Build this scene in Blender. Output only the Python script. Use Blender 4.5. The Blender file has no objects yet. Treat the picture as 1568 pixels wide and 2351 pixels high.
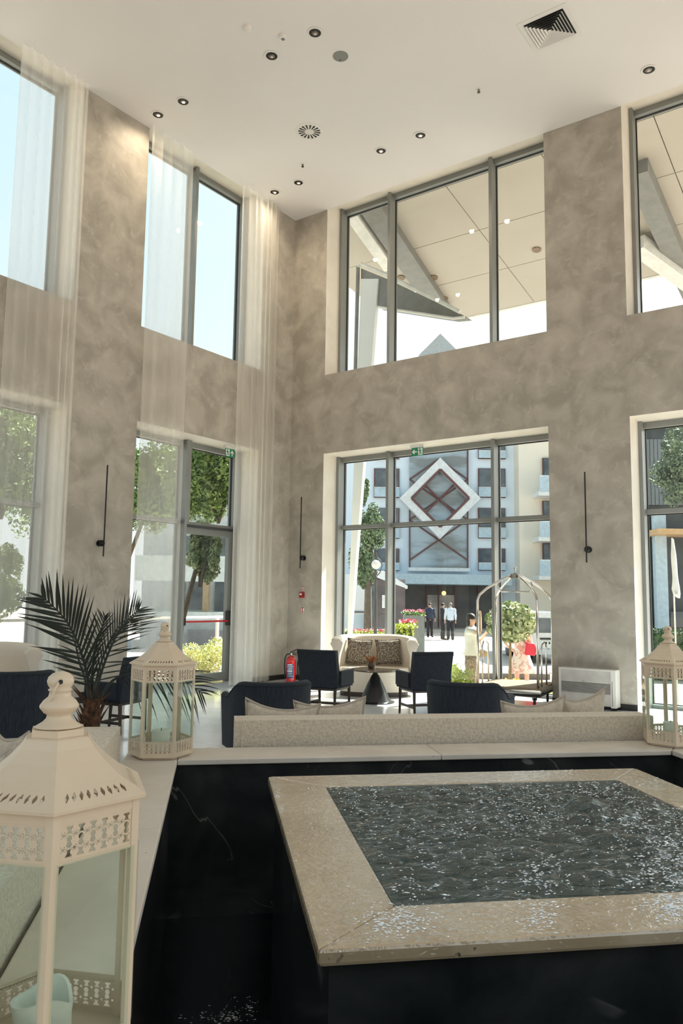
import bpy, bmesh, math, random
from math import pi, sin, cos, radians as RAD
from mathutils import Vector as V, Matrix as M4, noise as mnoise
random.seed(7)
sc = bpy.context.scene
COL = sc.collection
# ------------------------------------------------------------------ camera
FOC, YAW, PIT, ROL = 1773.73, 0.6270, 0.1102, 0.0133
CAM = V((9.2958, -11.1618, 1.5))
Fv = V((-sin(YAW)*cos(PIT), cos(YAW)*cos(PIT), sin(PIT)))
Rh = V((cos(YAW), sin(YAW), 0)); Uh = Rh.cross(Fv)
Rv = Rh*cos(ROL)+Uh*sin(ROL); Uv = -Rh*sin(ROL)+Uh*cos(ROL)
cd = bpy.data.cameras.new('camera'); cam = bpy.data.objects.new('camera', cd); COL.objects.link(cam)
cd.sensor_fit = 'VERTICAL'; cd.sensor_height = 36; cd.lens = FOC*36/2351
cd.clip_start = 0.05; cd.clip_end = 400
mt = M4.Identity(4)
for i in range(3):
    mt[i][0] = Rv[i]; mt[i][1] = Uv[i]; mt[i][2] = -Fv[i]; mt[i][3] = CAM[i]
cam.matrix_world = mt
sc.camera = cam
# ------------------------------------------------------------------ view, world, sun
sc.view_settings.view_transform = 'Standard'; sc.view_settings.look = 'None'
sc.view_settings.gamma = 1; sc.view_settings.use_curve_mapping = False
sc.view_settings.exposure = 1.06
SKY = 0.50; SUN = 10.0
w = bpy.data.worlds.new('world'); sc.world = w; w.use_nodes = True
nt = w.node_tree; nt.nodes.clear()
def N(nt, typ, **kw):
    n = nt.nodes.new(typ)
    for k, v in kw.items():
        if k.startswith('i_'): n.inputs[k[2:].replace('_', ' ')].default_value = v
        else: setattr(n, k, v)
    return n
tc = N(nt, 'ShaderNodeTexCoord'); sx = N(nt, 'ShaderNodeSeparateXYZ')
nt.links.new(tc.outputs['Generated'], sx.inputs[0])
rp = N(nt, 'ShaderNodeValToRGB')
e = rp.color_ramp.elements
e[0].position = 0.0; e[0].color = (1.08, 1.08, 1.06, 1)
e[1].position = 0.30; e[1].color = (0.92, 1.02, 1.06, 1)
x = e.new(0.55); x.color = (0.66, 0.90, 1.04, 1)
x = e.new(1.0); x.color = (0.46, 0.74, 1.0, 1)
nt.links.new(sx.outputs['Z'], rp.inputs[0])
nz = N(nt, 'ShaderNodeTexNoise'); nz.inputs['Scale'].default_value = 2.2; nz.inputs['Detail'].default_value = 5
nt.links.new(tc.outputs['Generated'], nz.inputs['Vector'])
cr = N(nt, 'ShaderNodeValToRGB'); cr.color_ramp.elements[0].position = .5; cr.color_ramp.elements[1].position = .75
nt.links.new(nz.outputs['Fac'], cr.inputs[0])
mx = N(nt, 'ShaderNodeMix', data_type='RGBA'); mx.inputs['B'].default_value = (1.0, 1.03, 1.05, 1)
mm = N(nt, 'ShaderNodeMath', operation='MULTIPLY'); mm.inputs[1].default_value = .5
nt.links.new(cr.outputs[0], mm.inputs[0]); nt.links.new(mm.outputs[0], mx.inputs['Factor'])
nt.links.new(rp.outputs[0], mx.inputs['A'])
# hazy aureole round the sun, which stands over the street side
SUND = V((.2, 1, 1.0)).normalized()
vd = N(nt, 'ShaderNodeVectorMath', operation='DOT_PRODUCT'); vd.inputs[1].default_value = SUND; nt.links.new(tc.outputs['Generated'], vd.inputs[0])
v0 = N(nt, 'ShaderNodeMath', operation='MAXIMUM'); v0.inputs[1].default_value = 0; nt.links.new(vd.outputs['Value'], v0.inputs[0])
v1 = N(nt, 'ShaderNodeMath', operation='POWER'); v1.inputs[1].default_value = 10; nt.links.new(v0.outputs[0], v1.inputs[0])
v2 = N(nt, 'ShaderNodeVectorMath', operation='SCALE'); v2.inputs[0].default_value = (7.5, 7.3, 6.9); nt.links.new(v1.outputs[0], v2.inputs['Scale'])
va = N(nt, 'ShaderNodeVectorMath', operation='ADD'); nt.links.new(mx.outputs['Result'], va.inputs[0]); nt.links.new(v2.outputs[0], va.inputs[1])
bg = N(nt, 'ShaderNodeBackground'); bg.inputs['Strength'].default_value = SKY
nt.links.new(va.outputs[0], bg.inputs[0])
wo = N(nt, 'ShaderNodeOutputWorld'); nt.links.new(bg.outputs[0], wo.inputs[0])
sd = bpy.data.lights.new('sun', 'SUN'); sd.energy = SUN; sd.angle = RAD(.6); sd.color = (1, .95, .86)
so = bpy.data.objects.new('sun', sd); COL.objects.link(so)
so.rotation_euler = V((-.2, -1, -1.0)).to_track_quat('-Z', 'Y').to_euler()
so.location = (10, 10, 25)
sc.cycles.max_bounces = 10; sc.cycles.diffuse_bounces = 6; sc.cycles.transparent_max_bounces = 24
sc.cycles.transmission_bounces = 6; sc.cycles.glossy_bounces = 4; sc.cycles.sample_clamp_indirect = 4
sc.cycles.caustics_reflective = False; sc.cycles.caustics_refractive = False
# ------------------------------------------------------------------ materials
MC = {}
def base(name):
    m = bpy.data.materials.new(name); m.use_nodes = True
    return m, m.node_tree, m.node_tree.nodes['Principled BSDF']
def mat(name, col, rough=.5, metal=0, c2=None, scale=6, bump=0, bscale=None, detail=4, coat=0, lo=.35, hi=.65, stretch=None, spec=None, emit=0, sheen=0, dist=0):
    """noise-mottled principled material; coordinates are object space"""
    if name in MC: return MC[name]
    m, nt, b = base(name); L = nt.links
    b.inputs['Roughness'].default_value = rough; b.inputs['Metallic'].default_value = metal
    b.inputs['Coat Weight'].default_value = coat; b.inputs['Coat Roughness'].default_value = .04
    if spec is not None: b.inputs['Specular IOR Level'].default_value = spec
    if sheen: b.inputs['Sheen Weight'].default_value = sheen
    tc = N(nt, 'ShaderNodeTexCoord'); src = tc.outputs['Object']
    if stretch:
        mp = N(nt, 'ShaderNodeMapping'); mp.inputs['Scale'].default_value = stretch
        L.new(src, mp.inputs[0]); src = mp.outputs[0]
    c = (*col, 1)
    if c2 is None: c2 = tuple(v*.86 for v in col)
    nz = N(nt, 'ShaderNodeTexNoise'); nz.inputs['Scale'].default_value = scale; nz.inputs['Detail'].default_value = detail
    nz.inputs['Distortion'].default_value = dist
    L.new(src, nz.inputs['Vector'])
    r = N(nt, 'ShaderNodeValToRGB'); r.color_ramp.elements[0].position = lo; r.color_ramp.elements[1].position = hi
    r.color_ramp.elements[0].color = (*c2, 1); r.color_ramp.elements[1].color = c
    L.new(nz.outputs['Fac'], r.inputs[0]); L.new(r.outputs[0], b.inputs['Base Color'])
    if emit:
        b.inputs['Emission Color'].default_value = c; b.inputs['Emission Strength'].default_value = emit
    if bump:
        n2 = N(nt, 'ShaderNodeTexNoise'); n2.inputs['Scale'].default_value = bscale or scale*4; n2.inputs['Detail'].default_value = 3
        L.new(src, n2.inputs['Vector'])
        bp = N(nt, 'ShaderNodeBump'); bp.inputs['Strength'].default_value = bump; bp.inputs['Distance'].default_value = .02
        L.new(n2.outputs['Fac'], bp.inputs['Height']); L.new(bp.outputs[0], b.inputs['Normal'])
    MC[name] = m
    return m
def m_glass(name, tint=(1, 1, 1), ior=1.45, rough=0.0):
    if name in MC: return MC[name]
    m = bpy.data.materials.new(name); m.use_nodes = True; nt = m.node_tree; nt.nodes.clear(); L = nt.links
    fr = N(nt, 'ShaderNodeFresnel'); fr.inputs[0].default_value = ior
    t = N(nt, 'ShaderNodeBsdfTransparent'); t.inputs[0].default_value = (*tint, 1)
    g = N(nt, 'ShaderNodeBsdfGlossy'); g.inputs['Roughness'].default_value = rough
    s = N(nt, 'ShaderNodeMixShader'); o = N(nt, 'ShaderNodeOutputMaterial')
    ge = N(nt, 'ShaderNodeNewGeometry'); iv = N(nt, 'ShaderNodeMath', operation='SUBTRACT'); iv.inputs[0].default_value = 1
    mu = N(nt, 'ShaderNodeMath', operation='MULTIPLY'); L.new(ge.outputs['Backfacing'], iv.inputs[1])
    L.new(fr.outputs[0], mu.inputs[0]); L.new(iv.outputs[0], mu.inputs[1])
    L.new(mu.outputs[0], s.inputs[0]); L.new(t.outputs[0], s.inputs[1]); L.new(g.outputs[0], s.inputs[2]); L.new(s.outputs[0], o.inputs[0])
    MC[name] = m; return m
def m_stone(name, c1, c2, vein, rough=.4, coat=0, vscale=1.2, vamt=.5, speck=None, bump=0, bscale=20, cn=0, vthin=.03):
    """stone: two-tone clouding, thin veins from folded noise, optional dark specks and a wet coat"""
    m, nt, b = base(name); L = nt.links
    tc = N(nt, 'ShaderNodeTexCoord')
    def noise(s, d=5, dist=0):
        n = N(nt, 'ShaderNodeTexNoise'); n.inputs['Scale'].default_value = s; n.inputs['Detail'].default_value = d
        n.inputs['Distortion'].default_value = dist; L.new(tc.outputs['Object'], n.inputs['Vector']); return n
    n1 = noise(2.5, 6, .5)
    r = N(nt, 'ShaderNodeValToRGB'); r.color_ramp.elements[0].position = .35; r.color_ramp.elements[1].position = .7
    r.color_ramp.elements[0].color = (*c1, 1); r.color_ramp.elements[1].color = (*c2, 1); L.new(n1.outputs['Fac'], r.inputs[0])
    n2 = noise(vscale, 4, 1.2)
    a = N(nt, 'ShaderNodeMath', operation='SUBTRACT'); a.inputs[1].default_value = .5; L.new(n2.outputs['Fac'], a.inputs[0])
    ab = N(nt, 'ShaderNodeMath', operation='ABSOLUTE'); L.new(a.outputs[0], ab.inputs[0])
    mr = N(nt, 'ShaderNodeMapRange'); mr.inputs['From Min'].default_value = 0; mr.inputs['From Max'].default_value = vthin
    mr.inputs['To Min'].default_value = vamt; mr.inputs['To Max'].default_value = 0; L.new(ab.outputs[0], mr.inputs['Value'])
    n3 = noise(vscale*2.3, 3)
    mk = N(nt, 'ShaderNodeMapRange'); mk.inputs['From Min'].default_value = .48; mk.inputs['From Max'].default_value = .62; L.new(n3.outputs['Fac'], mk.inputs['Value'])
    mu = N(nt, 'ShaderNodeMath', operation='MULTIPLY'); L.new(mr.outputs[0], mu.inputs[0]); L.new(mk.outputs[0], mu.inputs[1])
    mx = N(nt, 'ShaderNodeMix', data_type='RGBA'); mx.inputs['B'].default_value = (*vein, 1)
    L.new(mu.outputs[0], mx.inputs['Factor']); L.new(r.outputs[0], mx.inputs['A']); out = mx.outputs['Result']
    if speck:
        n4 = noise(45, 2)
        m4 = N(nt, 'ShaderNodeMapRange'); m4.inputs['From Min'].default_value = .68; m4.inputs['From Max'].default_value = .74; L.new(n4.outputs['Fac'], m4.inputs['Value'])
        n5 = noise(4, 2); m5 = N(nt, 'ShaderNodeMapRange'); m5.inputs['From Min'].default_value = .5; m5.inputs['From Max'].default_value = .65; L.new(n5.outputs['Fac'], m5.inputs['Value'])
        mu2 = N(nt, 'ShaderNodeMath', operation='MULTIPLY'); L.new(m4.outputs[0], mu2.inputs[0]); L.new(m5.outputs[0], mu2.inputs[1])
        mx2 = N(nt, 'ShaderNodeMix', data_type='RGBA'); mx2.inputs['B'].default_value = (*speck, 1)
        L.new(mu2.outputs[0], mx2.inputs['Factor']); L.new(out, mx2.inputs['A']); out = mx2.outputs['Result']
    L.new(out, b.inputs['Base Color']); b.inputs['Roughness'].default_value = rough
    b.inputs['Coat Weight'].default_value = coat; b.inputs['Coat Roughness'].default_value = .02
    if coat: b.inputs['Coat IOR'].default_value = 1.9
    if bump or cn:
        nb = noise(bscale, 2, 1.0); bp = N(nt, 'ShaderNodeBump'); bp.inputs['Distance'].default_value = .01
        bp.inputs['Strength'].default_value = bump or cn; L.new(nb.outputs['Fac'], bp.inputs['Height'])
        if bump: L.new(bp.outputs[0], b.inputs['Normal'])
        if cn: L.new(bp.outputs[0], b.inputs['Coat Normal'])
    MC[name] = m
    return m
PLASTER = m_stone('stucco_plaster', (.315, .290, .245), (.475, .440, .38), (.60, .565, .50), rough=.6, vscale=2.6, vamt=.3, vthin=.06, bump=.12, bscale=14)
REVEAL = mat('pale_reveal_plaster', (.80, .76, .68), .7, c2=(.74, .70, .62), scale=3)
CEIL = mat('ceiling_paint', (.76, .74, .725), .85, c2=(.74, .72, .705), scale=.8)
ALU = mat('grey_aluminium', (.25, .26, .25), .40, .2, c2=(.23, .24, .23), scale=3)
GLASS = m_glass('window_glass', (.95, .985, .98), 1.42)
GASKET = mat('black_gasket', (.01, .01, .01), .6)
# ------------------------------------------------------------------ mesh helpers
def put(name, me, m=None, parent=None, loc=None, rot=None, smooth=False):
    o = bpy.data.objects.new(name, me); COL.objects.link(o)
    if m is not None and not me.materials: 
        for mm in (m if isinstance(m, (list, tuple)) else [m]): me.materials.append(mm)
    if parent: o.parent = parent
    if loc is not None: o.location = loc
    if rot is not None: o.rotation_euler = rot
    if smooth:
        for p in me.polygons: p.use_smooth = True
    return o
def obj(name, bm, m=None, parent=None, loc=None, rot=None, smooth=False, bevel=0, seg=2):
    if bevel:
        bmesh.ops.bevel(bm, geom=[e for e in bm.edges if len(e.link_faces) == 2 and e.calc_face_angle(0) > .6], offset=bevel, segments=seg, affect='EDGES', profile=.6)
    me = bpy.data.meshes.new(name); bm.to_mesh(me); bm.free()
    return put(name, me, m, parent, loc, rot, smooth)
def autosm(o, ang=40):
    me = o.data
    for p in me.polygons: p.use_smooth = True
    try: me.set_sharp_from_angle(angle=RAD(ang))
    except Exception: pass
    return o
def box(bm, x0, x1, y0, y1, z0, z1, mi=0):
    vs = [bm.verts.new((x, y, z)) for x in (x0, x1) for y in (y0, y1) for z in (z0, z1)]
    for f in ((0, 1, 3, 2), (4, 6, 7, 5), (0, 4, 5, 1), (2, 3, 7, 6), (0, 2, 6, 4), (1, 5, 7, 3)):
        fc = bm.faces.new([vs[i] for i in f]); fc.material_index = mi
    return vs
def bx(*a, **k):
    bm = bmesh.new(); box(bm, *a, **k); return bm
def tube(bm, pts, r, n=8, caps=True, closed=False):
    pts = [V(p) for p in pts]; rs = r if isinstance(r, (list, tuple)) else [r]*len(pts)
    rings = []; prev = None
    for i, p in enumerate(pts):
        if closed: t = pts[(i+1) % len(pts)]-pts[i-1]
        else: t = (pts[min(i+1, len(pts)-1)]-pts[max(i-1, 0)])
        t = t.normalized() if t.length > 1e-9 else V((0, 0, 1))
        if prev is None: a = t.orthogonal().normalized()
        else:
            a = prev-t*prev.dot(t)
            a = a.normalized() if a.length > 1e-6 else t.orthogonal().normalized()
        prev = a; b = t.cross(a)
        rings.append([bm.verts.new(p+(a*cos(2*pi*k/n)+b*sin(2*pi*k/n))*rs[i]) for k in range(n)])
    m = len(rings)
    for i in range(m if closed else m-1):
        A, B = rings[i], rings[(i+1) % m]
        for k in range(n): bm.faces.new((A[k], A[(k+1) % n], B[(k+1) % n], B[k]))
    if caps and not closed:
        bm.faces.new(rings[0][::-1]); bm.faces.new(rings[-1])
def lathe(bm, prof, n=24, c=(0, 0, 0), off=0, cap=True):
    rings = [[bm.verts.new((c[0]+r*cos(2*pi*k/n+off), c[1]+r*sin(2*pi*k/n+off), c[2]+z)) for k in range(n)] for r, z in prof]
    for A, B in zip(rings, rings[1:]):
        for k in range(n): bm.faces.new((A[k], A[(k+1) % n], B[(k+1) % n], B[k]))
    if cap:
        bm.faces.new(rings[0][::-1]); bm.faces.new(rings[-1])
def prism(bm, poly, axis, a, b, mi=0):
    """extrude 2-D polygon along axis ('x','y','z') from a to b"""
    def P(u, v, t): return {'x': (t, u, v), 'y': (u, t, v), 'z': (u, v, t)}[axis]
    A = [bm.verts.new(P(u, v, a)) for u, v in poly]; B = [bm.verts.new(P(u, v, b)) for u, v in poly]
    n = len(poly)
    for i in range(n):
        f = bm.faces.new((A[i], A[(i+1) % n], B[(i+1) % n], B[i])); f.material_index = mi
    f = bm.faces.new(A[::-1]); f.material_index = mi; f = bm.faces.new(B); f.material_index = mi
    bmesh.ops.recalc_face_normals(bm, faces=bm.faces)
def empty(name, loc, rz=0, label=None, cat=None, group=None):
    o = bpy.data.objects.new(name, None); COL.objects.link(o); o.location = loc; o.rotation_euler = (0, 0, rz)
    o.empty_display_size = .1
    return tag(o, label, cat, group)
def tag(o, label=None, cat=None, group=None, kind=None):
    if label: o['label'] = label
    if cat: o['category'] = cat
    if group: o['group'] = group
    if kind: o['kind'] = kind
    return o
def struct(o): o['kind'] = 'structure'; return o
def kids(o): return [c for c in bpy.data.objects if c.parent == o]
def dup(o, loc, rz=None, label=None, parent=None):
    c = o.copy(); COL.objects.link(c)
    if parent: c.parent = parent
    else:
        c.location = loc
        if rz is not None: c.rotation_euler = (0, 0, rz)
    if label: c['label'] = label
    for k in kids(o): dup(k, None, parent=c)
    return c
def cpy(o, parent, loc=None, rot=None):
    c = o.copy(); COL.objects.link(c); c.parent = parent
    if loc is not None: c.location = loc
    if rot is not None: c.rotation_euler = rot
    return c
# fountain frame: x to the right, y away, turned 45 degrees to the room, origin under the camera
FO = V((CAM.x, CAM.y, 0)); FA = pi/4
def fw(x, y, z=0): return V((FO.x+x*cos(FA)-y*sin(FA), FO.y+x*sin(FA)+y*cos(FA), z))
def ray(u, v): return Fv*FOC+Rv*(u-784)-Uv*(v-1175.5)
def onY(u, v, y): d = ray(u, v); return CAM+d*((y-CAM.y)/d.y)
def onX(u, v, x): d = ray(u, v); return CAM+d*((x-CAM.x)/d.x)
def onZ(u, v, z): d = ray(u, v); return CAM+d*((z-CAM.z)/d.z)
HF = V((-sin(YAW), cos(YAW), 0))                       # horizontal heading of the street axis
def at(u, v, D): d = ray(u, v); return CAM+d*(D/d.dot(HF))
# ------------------------------------------------------------------ room shell
H, ZS, ZH = 8.857, 5.617, 4.128
TH = .70
OPTOP = 9.04
def wall(name, us, zs, holes, P):
    """wall in a (u,z) grid with holes; P(u,d,z) maps to space, d = depth into the wall (outwards)"""
    bm = bmesh.new(); vc = {}
    def vert(u, d, z):
        k = (round(u, 4), d, round(z, 4))
        if k not in vc: vc[k] = bm.verts.new(P(u, d, z))
        return vc[k]
    def solid(i, j):
        if i < 0 or j < 0 or i >= len(us)-1 or j >= len(zs)-1: return None
        cu, cz = (us[i]+us[i+1])/2, (zs[j]+zs[j+1])/2
        return not any(a < cu < b and c < cz < d for a, b, c, d in holes)
    def q(vs, mi=0):
        f = bm.faces.new(vs); f.material_index = mi
    for i in range(len(us)-1):
        for j in range(len(zs)-1):
            if not solid(i, j): continue
            u0, u1, z0, z1 = us[i], us[i+1], zs[j], zs[j+1]
            for d in (0, TH): q([vert(u0, d, z0), vert(u1, d, z0), vert(u1, d, z1), vert(u0, d, z1)])
            for (di, dj, a, b) in ((-1, 0, (u0, z0), (u0, z1)), (1, 0, (u1, z0), (u1, z1)), (0, -1, (u0, z0), (u1, z0)), (0, 1, (u0, z1), (u1, z1))):
                if not solid(i+di, j+dj):
                    q([vert(a[0], 0, a[1]), vert(b[0], 0, b[1]), vert(b[0], TH, b[1]), vert(a[0], TH, a[1])], 1)
    bmesh.ops.recalc_face_normals(bm, faces=bm.faces)
    return struct(obj(name, bm, [PLASTER, REVEAL]))
PB = lambda u, d, z: (u, d, z)
PL = lambda u, d, z: (-d, u, z)
B1 = (.785, 5.065); B2 = (6.27, 10.55)
L1 = (-3.66, -.92); L0 = (-7.62, -4.87); LM = (-11.6, -8.83)
wall('wall_back', [-.7, B1[0], B1[1], B2[0], B2[1], 11.8, 13.0], [0, ZH, ZS, 9.04, 9.4],
     [(*B1, -1, ZH), (*B1, ZS, OPTOP), (*B2, -1, ZH), (*B2, ZS, OPTOP)], PB)
wall('wall_left', [-13.5, LM[0], LM[1], L0[0], L0[1], L1[0], L1[1], 0], [0, ZH, ZS, 9.04, 9.4],
     [(*L1, -1, ZH), (*L1, ZS, OPTOP), (*L0, -1, ZH), (*L0, ZS, OPTOP), (*LM, -1, ZH), (*LM, ZS, OPTOP)], PL)
struct(obj('ceiling', bx(0.004, 13.0, -13.5, -.004, H, H+.12), CEIL))
# unseen walls added behind the viewer, openings sized to set the fill light
struct(obj('added_wall_rear', (lambda bm: [box(bm, *a) for a in ((0, 13, -13.7, -13.5, 7.2, 9.4), (0, 1.2, -13.7, -13.5, 0, 7.2), (4.6, 5.4, -13.7, -13.5, 0, 7.2), (8.8, 9.6, -13.7, -13.5, 0, 7.2), (12.4, 13, -13.7, -13.5, 0, 7.2))] and bm)(bmesh.new()), PLASTER))
struct(obj('added_wall_right', (lambda bm: [box(bm, *a) for a in ((12.8, 13, -13.5, 0, 6.6, 9.4), (12.8, 13, -13.5, -12.6, 0, 6.6), (12.8, 13, -7.4, -6.6, 0, 6.6))] and bm)(bmesh.new()), PLASTER))  # unseen wall added to cut fill light from the open right side
# roof slab above the reveals
struct(obj('roof', bx(-.7, 13.0, -13.5, .7, 9.4, 9.6), REVEAL))
BASEB = mat('dark_skirting', (.015, .014, .013), .35)
for nm, a in (('baseboard_back', (5.065, 6.27, -.014, 0, 0, .085)), ('baseboard_corner', (0.015, .785, -.014, 0, 0, .085)),
              ('baseboard_left', (0, .014, -.92, -.014, 0, .085)), ('baseboard_pillar', (0, .014, -4.87, -3.66, 0, .085))):
    struct(obj(nm, bx(*a), BASEB))
# floor: slab around the fountain pit + polished tiles
TILE = m_stone('polished_floor_stone', (.60, .63, .65), (.72, .74, .76), (.86, .88, .89), rough=.09, vscale=1.0, vamt=.35, vthin=.04)
GROUT = mat('floor_grout', (.22, .22, .22), .6)
PX0, PX1, PY0, PY1 = -.475, 3.05, 1.25, 4.79           # pit + ledge footprint in the fountain frame
bm = bmesh.new()
c = [fw(PX0, PY0), fw(PX1, PY0), fw(PX1, PY1), fw(PX0, PY1)]
R = [V((0, 0, 0)), V((0, -13.5, 0)), V((13, -13.5, 0)), V((13, 0, 0))]
def poly(bm, pts, z0, z1):
    A = [bm.verts.new((p.x, p.y, z1)) for p in pts]; B = [bm.verts.new((p.x, p.y, z0)) for p in pts]
    n = len(pts); bm.faces.new(A); bm.faces.new(B[::-1])
    for i in range(n): bm.faces.new((A[i], B[i], B[(i+1) % n], A[(i+1) % n]))
# c order in room: c0 near-left, c1 near-right, c2 far-right, c3 far-left
poly(bm, [R[0], R[1], c[0], c[3]], -.2, -.012)
poly(bm, [R[1], R[2], c[1], c[0]], -.2, -.012)
poly(bm, [R[2], R[3], c[2], c[1]], -.2, -.012)
poly(bm, [R[3], R[0], c[3], c[2]], -.2, -.012)
for a in ((B1[0], B1[1], 0, .7), (B2[0], B2[1], 0, .7)):
    box(bm, a[0], a[1], a[2], a[3], -.2, -.012)
for a in (L1, L0, LM): box(bm, -.7, 0, a[0], a[1], -.2, -.012)
bmesh.ops.recalc_face_normals(bm, faces=bm.faces)
floor = struct(obj('floor', bm, GROUT))
def clip_conv(polyg, inside, inter):
    out = []
    for i, p in enumerate(polyg):
        q = polyg[(i+1) % len(polyg)]
        if inside(p): out.append(p)
        if inside(p) != inside(q): out.append(inter(p, q))
    return out
def tofr(p):
    d = p-FO; return d.x*cos(FA)+d.y*sin(FA), -d.x*sin(FA)+d.y*cos(FA)
def cut(pg, axis, val, keep_less):
    f = (lambda p: tofr(p)[axis]-val) if keep_less else (lambda p: val-tofr(p)[axis])
    ins = lambda p: f(p) <= 1e-9
    def it(p, q):
        a, b = f(p), f(q); return p.lerp(q, a/(a-b))
    return clip_conv(pg, ins, it)
T = .9; g = .0015
def tile_obj(pg):
    if len(pg) < 3: return
    ar = sum(pg[i].x*pg[(i+1) % len(pg)].y-pg[(i+1) % len(pg)].x*pg[i].y for i in range(len(pg)))
    if abs(ar) < .01: return
    bm = bmesh.new(); poly(bm, pg, -.012, random.uniform(-.0003, .0))
    bmesh.ops.recalc_face_normals(bm, faces=bm.faces)
    obj('floor_tile', bm, TILE, floor)
for i in range(11):
    for j in range(11):
        x0, x1 = i*T+g, (i+1)*T-g; y0, y1 = -(j+1)*T+g, -j*T-g
        pg = [V((x0, y0, 0)), V((x1, y0, 0)), V((x1, y1, 0)), V((x0, y1, 0))]
        pts = [tofr(p) for p in pg]
        if all(p[1] < 1.0 for p in pts): continue
        if all(PX0 <= p[0] <= PX1 and PY0 <= p[1] <= PY1 for p in pts): continue
        # pieces outside the pit: split against its four sides
        rest = pg
        for ax, val, less in ((0, PX0, True), (0, PX1, False), (1, PY0, True), (1, PY1, False)):
            tile_obj(cut(rest, ax, val, less)); rest = cut(rest, ax, val, not less)
            if len(rest) < 3: break
for (a, b) in (B1, B2):
    n = int((b-a)/T)+1
    for i in range(n):
        u0 = a+(b-a)*i/n+g; u1 = a+(b-a)*(i+1)/n-g
        obj('floor_tile', bx(u0, u1, g, .64, -.012, 0), TILE, floor)
for (a, b) in (L1, L0):
    for i in range(3):
        u0 = a+(b-a)*i/3+g; u1 = a+(b-a)*(i+1)/3-g
        obj('floor_tile', bx(-.64, -g, u0, u1, -.012, 0), TILE, floor)
# ------------------------------------------------------------------ windows
def window(name, P, u0, u1, z0, z1, mulls, transom=None, d0=.40, d1=.66, left_wall=False, door=None):
    root = struct(empty(name, (0, 0, 0)))
    def part(nm, a, b, c, d, e, f, m=ALU, bev=0):
        bm = bmesh.new()
        p0 = P(a, c, e); p1 = P(b, d, f)
        box(bm, *[t for k in range(3) for t in sorted((p0[k], p1[k]))])
        return obj(nm, bm, m, root, bevel=bev)
    w = .055
    cols = [(u0, u0+w)]+[(m, m+w) for m in mulls]+[(u1-w, u1)]
    for k, (a, b) in enumerate(cols):
        part('jamb' if k in (0, len(cols)-1) else 'mullion', a, b, d0, d1, z0, z1, bev=.003)
    for (a, b), (c2, d2) in zip(cols, cols[1:]):
        fr = [(b, c2, z0, z0+.05), (b, c2, z1-.09, z1)]
        segs = [(z0+.05, z1-.09)]
        if transom:
            fr.append((b, c2, transom-.035, transom+.035)); segs = [(z0+.05, transom-.035), (transom+.035, z1-.09)]
        for k, (p, q, r, s) in enumerate(fr):
            part(('sill_rail', 'head_rail', 'transom')[k], p, q, d0+.10, d1, r, s, bev=.003)
        for (r, s) in segs:
            part('pane', b, c2, .60, .606, r, s, GLASS)
            bm = bmesh.new()
            for aa in ((b, b+.012, r, s), (c2-.012, c2, r, s), (b, c2, r, r+.012), (b, c2, s-.012, s)):
                p0 = P(aa[0], .585, aa[2]); p1 = P(aa[1], .618, aa[3])
                box(bm, *[t for k in range(3) for t in sorted((p0[k], p1[k]))])
            obj('gasket', bm, GASKET, root)
    return root
window('window_1', PB, *B1, .0, ZH, [1.89, 3.93], 2.80)
window('window_2', PB, *B1, ZS, OPTOP, [1.89, 3.93])
window('window_3', PB, *B2, .0, ZH, [7.4, 9.4], 2.80)
window('window_4', PB, *B2, ZS, OPTOP, [7.4, 9.4])
window('window_5', PL, *L0, .0, ZH, [-6.3], 2.74)
window('window_6', PL, *L0, ZS, OPTOP, [-6.3])
window('window_7', PL, *L1, ZS, OPTOP, [-2.26])
window('window_8', PL, *LM, .0, ZH, [-10.3], 2.74)
window('window_9', PL, *LM, ZS, OPTOP, [-10.3])
# lower window of the far left bay: fixed light on the left, glazed escape door on the right
w10 = window('window_10', PL, L1[0], -2.205, .0, ZH, [], 2.74)
w11 = window('window_11', PL, -2.205, L1[1], 2.70, ZH, [])

d1 = struct(empty('door_1', (0, 0, 0)))
bm = bmesh.new()
DA, DB = -2.205, -.975
for a in ((DA, DA+.10, .02, 2.66), (DB-.10, DB, .02, 2.66), (DA+.1, DB-.1, .02, .16), (DA+.1, DB-.1, 2.55, 2.66)):
    box(bm, -.60, -.52, a[0], a[1], a[2], a[3])
obj('door_leaf', bm, ALU, d1, bevel=.004)
obj('pane', bx(-.565, -.558, DA+.1, DB-.1, .16, 2.55), GLASS, d1)
bm = bmesh.new()
for a in ((DA, DB, 2.66, 2.70),): box(bm, -.66, -.46, *a)
box(bm, -.66, -.46, L1[1]-.055, L1[1], 0, 2.70)
obj('door_frame', bm, mat('dark_aluminium', (.06, .062, .065), .4, .3), d1, bevel=.003)
RED = mat('red_enamel', (.55, .01, .02), .35, c2=(.5, .01, .02))
bm = bmesh.new(); tube(bm, [(-.46, DA+.06, 1.06), (-.46, DB-.06, 1.06)], .017, 10); obj('push_bar', bm, RED, d1)
bm = bmesh.new(); box(bm, -.52, -.44, DB-.13, DB-.06, .98, 1.24); box(bm, -.52, -.44, DA+.04, DA+.09, 1.0, 1.12)
obj('latch_box', bm, GASKET, d1, bevel=.008)
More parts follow.
